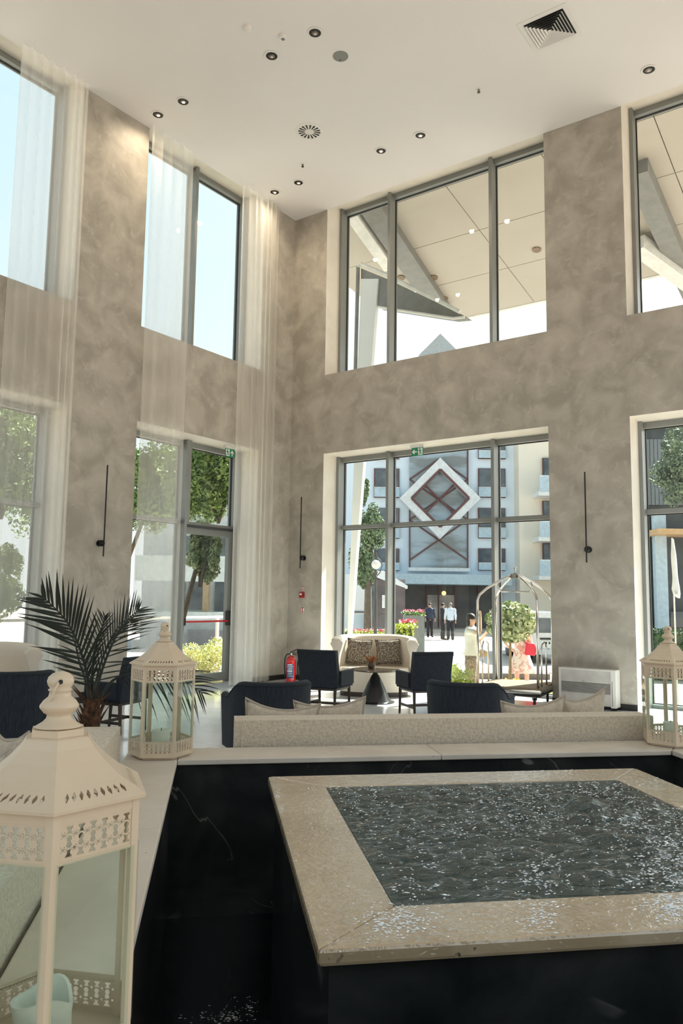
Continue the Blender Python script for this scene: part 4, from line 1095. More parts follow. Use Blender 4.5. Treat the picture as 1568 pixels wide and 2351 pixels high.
pillow(local(st1, -.235, .02, .650), .40, (RAD(-10), RAD(4), az), FUR, FUR, 'mottled brown cushion on left side of the settee', 'mottled cushions on the settee', .13, .0, 21)
pillow(local(st1, .225, .02, .650), .40, (RAD(-10), RAD(-3), az), FUR, FUR, 'mottled brown cushion on right side of the settee', 'mottled cushions on the settee', .13, .0, 22)
q_ = onZ(40, 1478, .90)
st2 = settee((q_.x-.25, q_.y+.05, 0), -pi/2+.95+pi, 'cream rolled arm settee by the left window wall', W=1.3)
st2.location = (q_.x-.16, q_.y-.42, 0); st2.rotation_euler = (0, 0, az+.5)
# ------------------------------------------------------------------ ceiling fittings
WPL = mat('white_plastic', (.74, .73, .70), .45, c2=(.72, .71, .68))
BLKI = mat('black_inside', (.006, .006, .006), .5)
WARM = mat('warm_lamp', (1.0, .72, .42), .5, emit=6)
REFL = mat('lamp_reflector', (.32, .25, .20), .25, .8)
def downlight(x, y, label, lit, r=.102):
    t = empty('downlight', (x, y, H), 0, label, 'downlight', 'recessed ceiling downlights')
    bm = bmesh.new(); lathe(bm, [(r*.78, -.001), (r, -.001), (r+.006, -.004), (r+.004, -.009), (r*.82, -.010), (r*.76, -.004)], 28, cap=False); autosm(obj('trim_ring', bm, WPL, t))
    bm = bmesh.new(); lathe(bm, [(r*.77, -.002), (r*.78, -.006), (r*.60, -.0055), (r*.50, -.0025)], 24, cap=False); obj('baffle', bm, BLKI, t, smooth=True)
    bm = bmesh.new(); bmesh.ops.create_circle(bm, cap_ends=True, radius=r*.77, segments=24, matrix=M4.Translation((0, 0, -.0015))); obj('baffle_plate', bm, BLKI, t)
    bm = bmesh.new(); lathe(bm, [(r*.12, -.0075), (r*.36, -.0065), (r*.42, -.003), (r*.36, -.0022)], 20); obj('reflector', bm, REFL, t, loc=(-.008, .012, 0))
    bm = bmesh.new(); lathe(bm, [(r*.05, -.0105), (r*.20, -.0085), (r*.22, -.006)], 16); obj('lamp', bm, WARM if lit else mat('unlit_lamp', (.6, .58, .55), .3), t, loc=(-.008, .016, 0))
    if lit:
        ld = bpy.data.lights.new('lamp_light', 'SPOT'); ld.energy = 26; ld.spot_size = RAD(165); ld.spot_blend = 1.0; ld.color = (1, .82, .6); ld.shadow_soft_size = .05
        lo = bpy.data.objects.new('lamp_light', ld); COL.objects.link(lo); lo.parent = t; lo.location = (0, 0, -.03)
    return t
for x, y, lb, lit in ((3.444, -3.82, 'unlit black downlight beside the round grey speaker', 0), (2.690, -3.815, 'unlit black downlight below the smoke detector', 0),
                      (.952, -3.83, 'lit downlight over left wall, right one of its pair', 1), (.392, -3.83, 'lit downlight over left wall, left one of its pair', 1),
                      (3.445, -1.075, 'lit downlight over back windows, right one of its pair', 1), (2.692, -1.07, 'brightly lit downlight over back windows, left one of its pair', 1),
                      (.942, -1.075, 'lit downlight near the room corner, right one of its pair', 1), (.378, -1.07, 'lit downlight nearest the room corner', 1),
                      (6.824, -.60, 'unlit downlight at far right beside the square vent', 0)):
    downlight(x, y, lb, lit)
bm = bmesh.new(); lathe(bm, [(.105, -.001), (.105, -.006), (.100, -.010)], 40)
o = obj('ceiling_speaker', bm, mat('grey_mesh', (.26, .27, .255), .8, c2=(.22, .23, .22), scale=120), None, (3.46, -3.27, H)); tag(o, 'flat round grey speaker in the ceiling', 'speaker')
bm = bmesh.new(); box(bm, -.06, -.03, .045, .055, -.012, -.009); obj('badge', bm, BLKI, o)
# swirl diffuser
t = empty('swirl_diffuser', (2.05, -2.168, H), 0, 'round white swirl air diffuser with sixteen dark slots', 'air vent')
bm = bmesh.new(); lathe(bm, [(.02, -.014), (.19, -.012), (.222, -.006), (.226, -.001)], 48, cap=True); autosm(obj('disc', bm, WPL, t))
for k in range(16):
    a = 2*pi*k/16; bm = bmesh.new()
    pg = [(.075*cos(-.09), .075*sin(-.09)), (.172*cos(-.115), .172*sin(-.115)), (.178, .0), (.172*cos(.06), .172*sin(.06)), (.075*cos(.05), .075*sin(.05))]
    prism(bm, pg, 'z', -.0165, -.0125); o = obj('slot', bm, BLKI, t, rot=(0, 0, a))
for (x, y) in ((.12, 0), (-.12, 0)): pass
bm = bmesh.new(); lathe(bm, [(.012, -.016), (.012, -.019)], 10); obj('screw_cap', bm, WPL, t)
# square four-way diffuser
cx_, cy_ = 5.985, -2.13; t = empty('square_vent', (cx_, cy_, H), 0, 'square white four way ceiling vent with nested louvres', 'air vent')
def ringsq(bm, r0, z0, r1, z1, t_=.003):
    A_ = [bm.verts.new((sx_*r0, sy_*r0, z0)) for sx_, sy_ in ((-1, -1), (1, -1), (1, 1), (-1, 1))]
    B_ = [bm.verts.new((sx_*r1, sy_*r1, z1)) for sx_, sy_ in ((-1, -1), (1, -1), (1, 1), (-1, 1))]
    for k in range(4): bm.faces.new((A_[k], A_[(k+1) % 4], B_[(k+1) % 4], B_[k]))
bm = bmesh.new(); ringsq(bm, .325, -.001, .322, -.008); ringsq(bm, .322, -.008, .262, -.010); ringsq(bm, .262, -.010, .255, .0); obj('frame', bm, WPL, t)
bm = bmesh.new(); box(bm, -.262, .262, -.262, .262, -.003, -.001); obj('backing', bm, BLKI, t)
for k in range(6):
    r1 = .243-k*.037; bm = bmesh.new(); ringsq(bm, r1, -.026, r1-.020, -.008); ringsq(bm, r1+.003, -.029, r1, -.026); o = obj('louvre', bm, WPL, t)
bm = bmesh.new(); ringsq(bm, .022, -.030, .001, -.012); obj('louvre_centre', bm, WPL, t)
# detectors and sprinklers
for x, y, lb, big in ((2.79, -4.40, 'white smoke detector farthest from the back windows', 0), (3.064, -4.016, 'white smoke detector with dark slit beside the downlights', 1)):
    t = empty('smoke_detector', (x, y, H), 0, lb, 'detector', 'ceiling smoke detectors')
    bm = bmesh.new(); lathe(bm, [(.030, -.05), (.045, -.042), (.052, -.02), (.055, -.001)], 28); autosm(obj('housing', bm, WPL, t), 30)
    bm = bmesh.new(); lathe(bm, [(.018, -.058), (.026, -.05), (.028, -.044)], 20); obj('sensor', bm, WPL if not big else mat('grey_sensor', (.2, .2, .2), .5), t)
for x, y, lb in ((1.38, -1.50, 'small sprinkler head nearer the left wall'), (4.705, -1.574, 'small sprinkler head nearer the square vent')):
    t = empty('sprinkler', (x, y, H), 0, lb, 'sprinkler', 'ceiling sprinklers')
    bm = bmesh.new(); lathe(bm, [(.030, -.006), (.038, -.001)], 20); obj('escutcheon', bm, WPL, t)
    bm = bmesh.new(); tube(bm, [(0, 0, -.004), (0, 0, -.05)], .007, 8); tube(bm, [(-.014, 0, -.012), (-.016, 0, -.035), (0, 0, -.052)], .003, 6); tube(bm, [(.014, 0, -.012), (.016, 0, -.035), (0, 0, -.052)], .003, 6)
    lathe(bm, [(.024, -.056), (.024, -.052)], 14); obj('head', bm, mat('dark_brass', (.10, .08, .05), .35, .8), t)
# ------------------------------------------------------------------ wall sconces: thin black rods
SCB = mat('black_metal', (.010, .010, .010), .4, .3)
def sconce(P, rz, label):
    t = empty('wall_sconce', P, rz, label, 'wall lamp', 'black rod wall sconces')   # local -y points into the room
    bm = bmesh.new(); lathe(bm, [(.045, 0), (.045, .012), (.02, .016), (.018, .05)], 24); obj('wall_plate', bm, SCB, t, rot=(pi/2, 0, 0))
    bm = bmesh.new(); bmesh.ops.create_uvsphere(bm, u_segments=20, v_segments=12, radius=.048, matrix=M4.Translation((.0, -.07, 0))@M4.Diagonal((1.0, .85, 1.0, 1))); obj('ball', bm, SCB, t, smooth=True)
    bm = bmesh.new(); tube(bm, [(0, -.115, -.19), (0, -.115, 1.125)], .0105, 10); obj('rod', bm, SCB, t)
sconce((0.0, -4.245, 2.225), pi/2, 'black rod sconce on the left wall pillar between the curtains')
sconce((.372, 0, 2.215), 0, 'black rod sconce beside the room corner above the alarm point')
sconce((5.645, 0, 2.235), 0, 'black rod sconce on the pillar above the white fan coil unit')
# ------------------------------------------------------------------ signs
GRN = mat('exit_green', (.01, .24, .12), .5, c2=(.01, .22, .11)); SGW = mat('sign_white', (.85, .88, .86), .5); REDP = mat('alarm_red', (.30, .012, .015), .45, c2=(.26, .01, .012)); REDS = mat('sign_red', (.42, .03, .04), .6)
def running_man(bm, x, z, s, y):
    def B(pts): prism(bm, [(x+px*s, z+pz*s) for px, pz in pts], 'y', y-.002, y)
    B([(cos(k*pi/4)*.10-.05, sin(k*pi/4)*.10+.36) for k in range(8)])
    B([(-.14, .22), (.02, .26), (.06, -.05), (-.08, -.06)])
    B([(.0, .22), (.22, .08), (.19, .03), (0, .12)]); B([(-.12, .20), (-.30, .08), (-.26, .02), (-.08, .12)])
    B([(-.02, -.04), (.20, -.20), (.16, -.42), (.09, -.40), (.11, -.22), (-.08, -.10)]); B([(-.05, -.05), (-.10, -.25), (-.34, -.32), (-.32, -.38), (-.04, -.30), (.05, -.08)])
def exit_sign(loc, rz, label, up):
    t = empty('exit_sign', loc, rz, label, 'exit sign', 'green running man exit signs')   # faces -y
    obj('housing', bx(-.135, .135, -.03, .03, -.045, .0), WPL, t, bevel=.005)
    obj('panel', bx(-.115, .115, -.004, .004, -.19, -.045), GRN, t)
    bm = bmesh.new(); f = -.0045
    s = 1 if up else -1
    # doorway with runner
    dx = -.055 if up else .058
    prism(bm, [(dx-.045, -.180), (dx+.045, -.180), (dx+.045, -.055), (dx-.045, -.055)], 'y', f-.001, f); obj('door_symbol', bm, SGW, t)
    bm = bmesh.new(); running_man(bm, dx, -.118, .13, f-.0015); obj('runner_symbol', bm, GRN if not up else mat('exit_dark_green', (.005, .08, .04), .5), t)
    bm = bmesh.new(); ax = .055 if up else -.058
    arrow = [(0, .05), (.045, .0), (.028, -.01), (.010, .012), (.010, -.05), (-.010, -.05), (-.010, .012), (-.028, -.01), (-.045, .0)]
    pg = [(ax+px, -.118+pz) for px, pz in arrow] if up else [(ax-pz, -.118+px) for px, pz in arrow]
    prism(bm, pg, 'y', f-.001, f); obj('arrow_symbol', bm, SGW, t)
exit_sign((2.66, .20, ZH), 0, 'green exit sign with left arrow under the back window lintel', False)
exit_sign((-.20, -1.44, ZH), pi/2, 'green exit sign with up arrow above the glass escape door', True)
ab = empty('alarm_call_point', (.345, 0, 1.535), 0, 'dark red fire alarm call point beside the room corner', 'alarm')
obj('box', bx(-.052, .052, -.035, 0, -.048, .048), REDP, ab, bevel=.004)
obj('label_plate', bx(-.038, .010, -.038, -.035, .0, .030), SGW, ab)
bm = bmesh.new(); lathe(bm, [(.006, 0), (.006, .003)], 10); obj('button', bm, BLKI, ab, loc=(-.014, -.038, .016), rot=(pi/2, 0, 0))
def wsign(z, label, kind):
    t = empty('fire_sign', (.352, 0, z), 0, label, 'sign')
    obj('plate', bx(-.035, .035, -.004, 0, -.045, .045), SGW, t)
    bm = bmesh.new(); f = -.004
    def fr(x0, x1, z0, z1, w_): 
        for a in ((x0, x1, z0, z0+w_), (x0, x1, z1-w_, z1), (x0, x0+w_, z0, z1), (x1-w_, x1, z0, z1)): box(bm, a[0], a[1], f-.001, f, a[2], a[3])
    if kind:
        fr(-.035, .035, -.045, .045, .007)
        ring = [(.022*cos(k*pi/8), .004+.024*sin(k*pi/8)) for k in range(16)]; rin = [(x*.5, .004+(z_-.004)*.5) for x, z_ in ring]
        for k in range(16): prism(bm, [ring[k], ring[(k+1) % 16], rin[(k+1) % 16], rin[k]], 'y', f-.001, f)
        box(bm, -.006, .006, f-.001, f, -.034, -.018)
    else:
        fr(-.035, -.004, -.045, .045, .006)
        prism(bm, [(-.006, -.045), (.010, -.045), (.010, .045), (-.006, .045)], 'y', f-.001, f); prism(bm, [(.010, .034), (.035, .034), (.035, .045), (.010, .045)], 'y', f-.001, f)
        prism(bm, [(.008, -.03), (.035, -.045), (.028, -.026), (.010, -.012)], 'y', f-.001, f)
    obj('symbol', bm, REDS, t)
wsign(1.640, 'small red and white alarm sign above the red call point', True)
wsign(1.262, 'small red fire extinguisher sign below the call point', False)
# ------------------------------------------------------------------ fire extinguishers
EXR = mat('extinguisher_red', (.42, .012, .018), .22, c2=(.38, .01, .015), coat=.4)
def extinguisher(x, y, rz, label, lab, h=.46, r=.085):
    t = empty('fire_extinguisher', (x, y, 0), rz, label, 'fire extinguisher', 'red fire extinguishers in the corner')
    bm = bmesh.new(); lathe(bm, [(r*.96, 0), (r, .01), (r, h-.08), (r*.93, h-.04), (r*.65, h-.01), (r*.32, h+.005), (r*.3, h+.02)], 32); autosm(obj('cylinder', bm, EXR, t), 50)
    bm = bmesh.new(); tube(bm, [(0, 0, h+.015), (0, 0, h+.06)], .02, 12); obj('valve', bm, mat('steel', (.5, .5, .5), .3, 1), t)
    bm = bmesh.new(); box(bm, -.015, .11, -.010, .010, h+.055, h+.068); tube(bm, [(-.02, 0, h+.065), (.06, 0, h+.10), (.12, 0, h+.13)], [.010, .012, .009], 8); tube(bm, [(-.01, 0, h+.045), (.05, 0, h+.04), (.10, 0, h+.02)], .009, 8); obj('lever', bm, BLKI, t)
    bm = bmesh.new(); tube(bm, [(-.02, 0, h+.045), (-.08, 0, h+.03), (-r-.022, 0, h-.03), (-r-.028, 0, h-.15), (-r-.022, 0, .20), (-r-.016, 0, .10)], .013, 10); obj('hose', bm, BLKI, t, smooth=True)
    n = 14; bm = bmesh.new(); rr = r+.0012; vs = [[bm.verts.new((rr*cos(a), rr*sin(a), z)) for a in [RAD(-145+90*k/n) for k in range(n+1)]] for z in (.09, .33)]
    for k in range(n): bm.faces.new((vs[0][k], vs[0][k+1], vs[1][k+1], vs[1][k]))
    L1_ = obj('label', bm, lab, t, smooth=True)
    bm = bmesh.new(); rr = r+.002; rnd = random.Random(9)
    for z, hh_ in ((.315, .010), (.29, .006), (.262, .007), (.245, .003), (.235, .003), (.205, .014), (.18, .003), (.172, .003), (.15, .003), (.125, .004)):
        a0 = RAD(-135+rnd.uniform(0, 10)); a1 = RAD(-80+rnd.uniform(0, 20)); m = 8
        A_ = [[bm.verts.new((rr*cos(a0+(a1-a0)*k/m), rr*sin(a0+(a1-a0)*k/m), z+dz)) for k in range(m+1)] for dz in (0, hh_)]
        for k in range(m): bm.faces.new((A_[0][k], A_[0][k+1], A_[1][k+1], A_[1][k]))
    obj('label_print', bm, SGW, L1_)
p = onZ(664, 1562, 0); e1 = extinguisher(.52, -.50, RAD(36), 'fire extinguisher with blue label in the corner', mat('blue_label', (.02, .035, .12), .5))
extinguisher(.70, -.36, RAD(36), 'fire extinguisher with red label behind the square backed chair', mat('red_label', (.55, .02, .06), .5), .40)
# ------------------------------------------------------------------ fan coil unit
fc = empty('fan_coil_unit', (5.24, -.012, 0), 0, 'white floor standing fan coil unit under the right sconce', 'air conditioner')
FW = mat('fan_coil_white', (.72, .70, .66), .4, c2=(.70, .68, .64)); FGx = mat('fan_coil_grey', (.60, .575, .54), .5)
W_, HH, DD = .80, .55, .20
obj('side_panel', bx(0, .03, -DD, 0, .04, HH), FW, fc, bevel=.012, seg=3); obj('side_panel', bx(W_-.07, W_, -DD, 0, .04, HH), FW, fc, bevel=.012, seg=3)
obj('front_panel', bx(.03, W_-.07, -DD+.008, -.02, .36, HH-.02), FGx, fc); obj('front_panel', bx(.03, W_-.07, -DD+.008, -.02, .055, .215), FGx, fc)
obj('top_panel', bx(.03, W_-.07, -.045, 0, HH-.02, HH), FW, fc); obj('top_panel', bx(.03, W_-.07, -DD, -DD+.035, HH-.02, HH), FW, fc)
obj('outlet', bx(.03, W_-.16, -DD+.035, -.045, HH-.03, HH-.012), BLKI, fc); obj('control_panel', bx(W_-.16, W_-.07, -DD+.035, -.045, HH-.02, HH-.002), FW, fc)
obj('grille_recess', bx(.03, W_-.07, -DD+.02, -.02, .215, .36), mat('grille_dark', (.10, .10, .095), .6), fc)
for k in range(9): obj('grille_slat', bx(.03, W_-.07, -DD+.006, -DD+.018, .220+k*.0155, .226+k*.0155), FGx, fc)
obj('side_slot', bx(W_-.052, W_-.046, -DD-.001, -DD+.004, .06, .40), BLKI, fc)
for x in (.03, W_-.08): obj('foot', bx(x, x+.05, -DD+.03, -.03, 0, .04), BLKI, fc)
obj('badge', bx(.33, .37, -DD+.006, -DD+.009, .372, .380), mat('badge_grey', (.3, .3, .3), .5), fc)
vp = empty('pipe_valve', (5.21, -.0, .27), 0, 'small round brass pipe valve left of the fan coil', 'valve'); bm = bmesh.new(); lathe(bm, [(.018, 0), (.018, .012), (.009, .014), (.009, .03)], 14); obj('knob', bm, mat('brass', (.45, .33, .18), .3, 1), vp, rot=(pi/2, 0, 0))
# ------------------------------------------------------------------ luggage trolley
CHR = mat('brushed_chrome', (.62, .60, .56), .12, 1.0, c2=(.58, .56, .52))
CAR = mat('trolley_carpet', (.24, .19, .13), .95, c2=(.18, .14, .10), scale=60)
a0 = RAD(8.5); lt = empty('luggage_trolley', (5.17, -.75, 0), a0, 'chrome birdcage luggage trolley standing in the window bay', 'trolley')
WX, WY, zp = .92, 1.00, .25
obj('platform', bx(-WX, 0, 0, WY, zp-.04, zp+.035), CAR, lt, bevel=.01)
bm = bmesh.new(); c_ = [(-WX, 0), (0, 0), (0, WY), (-WX, WY)]
tube(bm, [(x, y, zp-.02) for x, y in c_], .028, 8, closed=True); obj('bumper_rail', bm, CHR, lt)
bm = bmesh.new(); tube(bm, [(x, y, zp-.065) for x, y in c_], .018, 8, closed=True); obj('bumper', bm, BLKI, lt)
top = (-WX/2, WY/2, 1.85)
for (x, y) in ((-.03, .03), (-WX+.03, .03), (-.03, WY-.03), (-WX+.03, WY-.03)):
    pts = [(x, y, zp), (x, y, 1.46)]
    for k in range(1, 6):
        a = k/6; pts.append((x+(top[0]-x)*.10*a*a, y+(top[1]-y)*.10*a*a, 1.46+.14*a))
    pts += [(x+(top[0]-x)*(.12+.68*k/6), y+(top[1]-y)*(.12+.68*k/6), 1.60+.235*(k/6)**.8) for k in range(0, 7)]
    pts.append((top[0]+(x-top[0])*.06, top[1]+(y-top[1])*.06, 1.85))
    bm = bmesh.new(); tube(bm, pts, .0185, 12); obj('cage_post', bm, CHR, lt, smooth=True)
obj('hub_box', bx(top[0]-.055, top[0]+.055, top[1]-.055, top[1]+.055, 1.815, 1.885), mat('hub_metal', (.30, .28, .24), .35, .7), lt, bevel=.006)
bm = bmesh.new(); lathe(bm, [(.022, 0), (.014, .02), (.012, .05), (.026, .07), (.028, .085), (.018, .10), (.004, .104)], 16, c=(top[0], top[1], 1.885)); obj('finial', bm, CHR, lt, smooth=True)
bm = bmesh.new(); pts = [(-WX+.22, WY/2, 1.77), (-WX+.20, WY/2, 1.68), (-WX+.26, WY/2, 1.62), (-.26, WY/2, 1.62), (-.20, WY/2, 1.68), (-.22, WY/2, 1.77)]; tube(bm, pts, .013, 8); obj('hanging_rail', bm, CHR, lt, smooth=True)
for x in (-.03, -WX+.03):
    bm = bmesh.new(); y0, y1 = .25, .55
    pts = [(x, y0, zp), (x, y0, .80)]+[(x, (y0+y1)/2-cos(pi*k/8)*(y1-y0)/2, .80+sin(pi*k/8)*.10) for k in range(1, 8)]+[(x, y1, .80), (x, y1, zp)]
    tube(bm, pts, .0125, 8); obj('side_hoop', bm, CHR, lt, smooth=True)
for (x, y) in ((-.10, .10), (-WX+.10, .10), (-.10, WY-.10), (-WX+.10, WY-.10)):
    cst = obj('caster_fork', bx(x-.028, x+.028, y-.03, y+.03, .11, .19), CHR, lt, bevel=.006)
    bm = bmesh.new(); lathe(bm, [(.060, -.018), (.078, -.012), (.078, .012), (.060, .018)], 24); obj('wheel', bm, mat('black_rubber', (.012, .012, .012), .7), cst, loc=(x, y, .080), rot=(0, pi/2, .25))
# ------------------------------------------------------------------ sheer curtains
SH = bpy.data.materials.new('sheer_voile'); SH.use_nodes = True; nt = SH.node_tree; nt.nodes.clear(); Lk = nt.links
tt_ = N(nt, 'ShaderNodeBsdfTransparent'); tl_ = N(nt, 'ShaderNodeBsdfTranslucent'); tl_.inputs[0].default_value = (.95, .94, .90, 1); dd_ = N(nt, 'ShaderNodeBsdfDiffuse'); dd_.inputs[0].default_value = (.92, .90, .84, 1)
ma = N(nt, 'ShaderNodeMixShader'); ma.inputs[0].default_value = .5; Lk.new(tl_.outputs[0], ma.inputs[1]); Lk.new(dd_.outputs[0], ma.inputs[2])
tcs = N(nt, 'ShaderNodeTexCoord'); wv = N(nt, 'ShaderNodeTexNoise'); wv.inputs['Scale'].default_value = 5; mps = N(nt, 'ShaderNodeMapping'); mps.inputs['Scale'].default_value = (1, 1, .02); Lk.new(tcs.outputs['Object'], mps.inputs[0]); Lk.new(mps.outputs[0], wv.inputs['Vector'])
mrs = N(nt, 'ShaderNodeMapRange'); mrs.inputs['To Min'].default_value = .30; mrs.inputs['To Max'].default_value = .52; Lk.new(wv.outputs['Fac'], mrs.inputs['Value'])
mb = N(nt, 'ShaderNodeMixShader'); Lk.new(mrs.outputs[0], mb.inputs[0]); Lk.new(tt_.outputs[0], mb.inputs[1]); Lk.new(ma.outputs[0], mb.inputs[2])
os_ = N(nt, 'ShaderNodeOutputMaterial'); Lk.new(mb.outputs[0], os_.inputs[0])
def curtain(y0, y1, label, seed, dense=1.0, x0=.12, drift=0.0):
    """voile hung from the ceiling: folds gathered irregularly, deeper where dense"""
    rnd = random.Random(seed); t = empty('sheer_curtain', (x0, (y0+y1)/2, 0), 0, label, 'curtain', 'floor to ceiling sheer curtains')
    n = int((y1-y0)/.009); zs = [.02, 1.5, 3, 4.5, 6, 7.5, H-.004]
    lam = [rnd.uniform(.09, .24) for _ in range(60)]; ph = []; acc = 0; li = 0; pos = 0
    for i in range(n+1):
        ph.append(acc); acc += 2*pi*.009/lam[li]; pos += .009
        if pos >= lam[li]: pos = 0; li += 1
    bm = bmesh.new(); rows = []
    for j, z in enumerate(zs):
        r = []
        for i in range(n+1):
            y = y0+(y1-y0)*i/n
            amp = .055*dense*(.55+.8*abs(mnoise.noise(V((i*.012, seed, z*.08)))))
            xx = amp*sin(ph[i])
            yy = y+.030*cos(ph[i]*1.0+.6)*dense
            r.append(bm.verts.new((xx, yy-(y0+y1)/2, z)))
        rows.append(r)
    for A_, B_ in zip(rows, rows[1:]):
        for i in range(n): bm.faces.new((A_[i], A_[i+1], B_[i+1], B_[i]))
    obj('voile', bm, SH, t, smooth=True)
    return t
curtain(-5.96, -4.86, 'sheer curtain at the right side of the leftmost window', 3, .9)
curtain(-3.72, -2.80, 'sheer curtain at the left side of the glass door bay', 5)
curtain(-1.66, -.60, 'sheer curtain at the right side of the glass door bay by the corner', 8)
# ------------------------------------------------------------------ potted palm
LEAF = mat('palm_leaf', (.010, .018, .008), .5, c2=(.004, .009, .004), scale=8)
STEM = mat('palm_stem', (.10, .12, .04), .6); BARK = mat('palm_fibre', (.14, .065, .03), .95, c2=(.05, .025, .012), scale=30, bump=.6)
PD = 5.75
pb = at(208, 1690, PD)
pl = empty('potted_palm', (pb.x, pb.y, 0), 0, 'dark green potted palm with arching fronds beside the left sofa', 'plant')
O_ = V((pb.x, pb.y, 0))
bm = bmesh.new(); lathe(bm, [(.14, 0), (.19, .42), (.20, .44), (.18, .44), (.165, .40)], 28); obj('pot', bm, mat('black_pot', (.012, .011, .010), .5), pl, smooth=False)
bm = bmesh.new(); lathe(bm, [(.165, .40), (.08, .43), (.001, .44)], 20); obj('soil', bm, mat('soil', (.03, .02, .012), .95, bump=.5), pl)
tz = at(208, 1606, PD).z
bm = bmesh.new(); tube(bm, [(0, 0, .42), (.005, 0, .52), (0, .0, .64), (.0, 0, tz)], [.055, .06, .065, .045], 14); obj('trunk', bm, BARK, pl)
bm = bmesh.new(); rnd = random.Random(3)
for i in range(46):
    a = rnd.uniform(0, 2*pi); z = rnd.uniform(.48, tz); l = rnd.uniform(.06, .17); o_ = rnd.uniform(.02, .12)
    tube(bm, [(.045*cos(a), .045*sin(a), z), ((.05+o_*.4)*cos(a), (.05+o_*.4)*sin(a), z+l*.5), ((.05+o_)*cos(a), (.05+o_)*sin(a), z+l)], [.012, .007, .001], 5)
obj('leaf_bases', bm, BARK, pl)
def frond(path, nl, ll, side, seed, droop=.25, wdt=.016, start=.18):
    """path: points (relative to the palm) of the rib; leaflets leave it on both sides"""
    rnd = random.Random(seed); pts = [V(p) for p in path]
    def ev(s):
        s = max(0, min(.9999, s)); k = s*(len(pts)-1); i = int(k); f = k-i
        p0 = pts[max(i-1, 0)]; p1 = pts[i]; p2 = pts[i+1]; p3 = pts[min(i+2, len(pts)-1)]
        return .5*((2*p1)+(p2-p0)*f+(2*p0-5*p1+4*p2-p3)*f*f+(3*p1-p0-3*p2+p3)*f**3)
    bm = bmesh.new(); m = 26; tube(bm, [ev(i/m) for i in range(m+1)], [.011*(1-.85*i/m)+.0015 for i in range(m+1)], 6)
    rib = obj('frond', bm, STEM if side == 0 else LEAF, pl, smooth=True)
    sv = V(side)
    for i in range(nl):
        s = start+(1-start)*(i/(nl-1))**.95
        p = ev(s); tg = (ev(s+.01)-ev(s-.01)).normalized()
        env = math.sin(pi*min(1, .16+.80*(s-start)/(1-start)))**.6
        for sg in (1, -1):
            L = ll*env*rnd.uniform(.88, 1.08)
            d = (tg*rnd.uniform(.62, .85)+sv*sg*(.95-.45*s)+V((0, 0, rnd.uniform(-.05, .10)))).normalized()
            up = d.cross(tg); up = up.normalized() if up.length > .05 else V((0, 0, 1))
            wv_ = d.cross(up).normalized()
            b_ = bmesh.new(); k = 5; a_, c_ = [], []
            for q in range(k+1):
                f = q/k; c0 = p+d*L*f-V((0, 0, 1))*droop*L*f*f
                w2 = wdt*(.35+.65*sin(pi*min(.62, f+.12)/.62*.5) if f < .5 else 1)*(1-max(0, f-.35)/.65)**.8/2
                fold = up*w2*.5
                a_.append((c0+wv_*w2+fold, c0, c0-wv_*w2+fold))
            vs = [[b_.verts.new(x_) for x_ in t_] for t_ in a_]
            for A_, B_ in zip(vs, vs[1:]):
                b_.faces.new((A_[0], A_[1], B_[1], B_[0])); b_.faces.new((A_[1], A_[2], B_[2], B_[1]))
            obj('leaflet', b_, LEAF, rib, smooth=True)
def pp(u, v, dd=0): return at(u, v, PD+dd)-O_
side = V((Rh.x, Rh.y, .35))
frond([pp(209, 1625), pp(200, 1550, -.05), pp(178, 1475, -.1), pp(148, 1420, -.15), (pp(100, 1372, -.2))], 20, .40, V((.62, .42, .62)), 1, .02, .023, .18)
frond([pp(212, 1625), pp(232, 1545, .05), pp(262, 1470, .1), pp(290, 1428, .15), pp(318, 1400, .2)], 22, .30, V((.5, .3, -.7)), 2, .04, .012, .2)
frond([pp(211, 1625), pp(222, 1560, .2), pp(240, 1500, .35), pp(268, 1455, .5), pp(300, 1425, .6)], 17, .26, V((-.3, .5, .6)), 7, .05, .011, .25)
frond([pp(210, 1620), pp(212, 1550, -.1), pp(218, 1490, -.2), pp(232, 1450, -.25), pp(240, 1418, -.3)], 13, .20, V((.7, .3, .2)), 4, .02, .011, .25)
frond([pp(214, 1630), pp(262, 1560, .1), pp(330, 1545, .2), pp(400, 1552, .3), pp(462, 1590, .35)], 19, .36, V((.35, .3, .85)), 5, .25, .013, .3)
frond([pp(209, 1625), pp(196, 1560, .1), pp(182, 1520, .2), pp(170, 1470, .3), pp(150, 1450, .4)], 12, .22, V((.6, .45, .5)), 6, .03, .011, .25)
# ------------------------------------------------------------------ planting outside
LG = mat('tree_leaf', (.30, .42, .13), .6, c2=(.12, .21, .07), scale=3, lo=.4, hi=.6)
LGY = mat('yellow_green_leaf', (.62, .66, .14), .6, c2=(.40, .50, .10), scale=9)
LGV = mat('variegated_leaf', (.66, .68, .42), .5, c2=(.22, .30, .12), scale=9, lo=.42, hi=.58)
LGD = mat('cypress_leaf', (.24, .32, .17), .7, c2=(.11, .16, .08), scale=4)
BRK = mat('tree_bark', (.16, .12, .09), .9, c2=(.10, .08, .06), scale=10)
HEDG = mat('hedge_green', (.06, .14, .05), .7, c2=(.03, .08, .03), scale=8)
FLY = mat('yellow_petal', (.95, .68, .03), .6, c2=(.90, .5, .02), scale=30); FLP = mat('pink_petal', (.80, .25, .30), .6, c2=(.7, .12, .2), scale=30); FLW = mat('pale_pink_petal', (.85, .65, .62), .6)
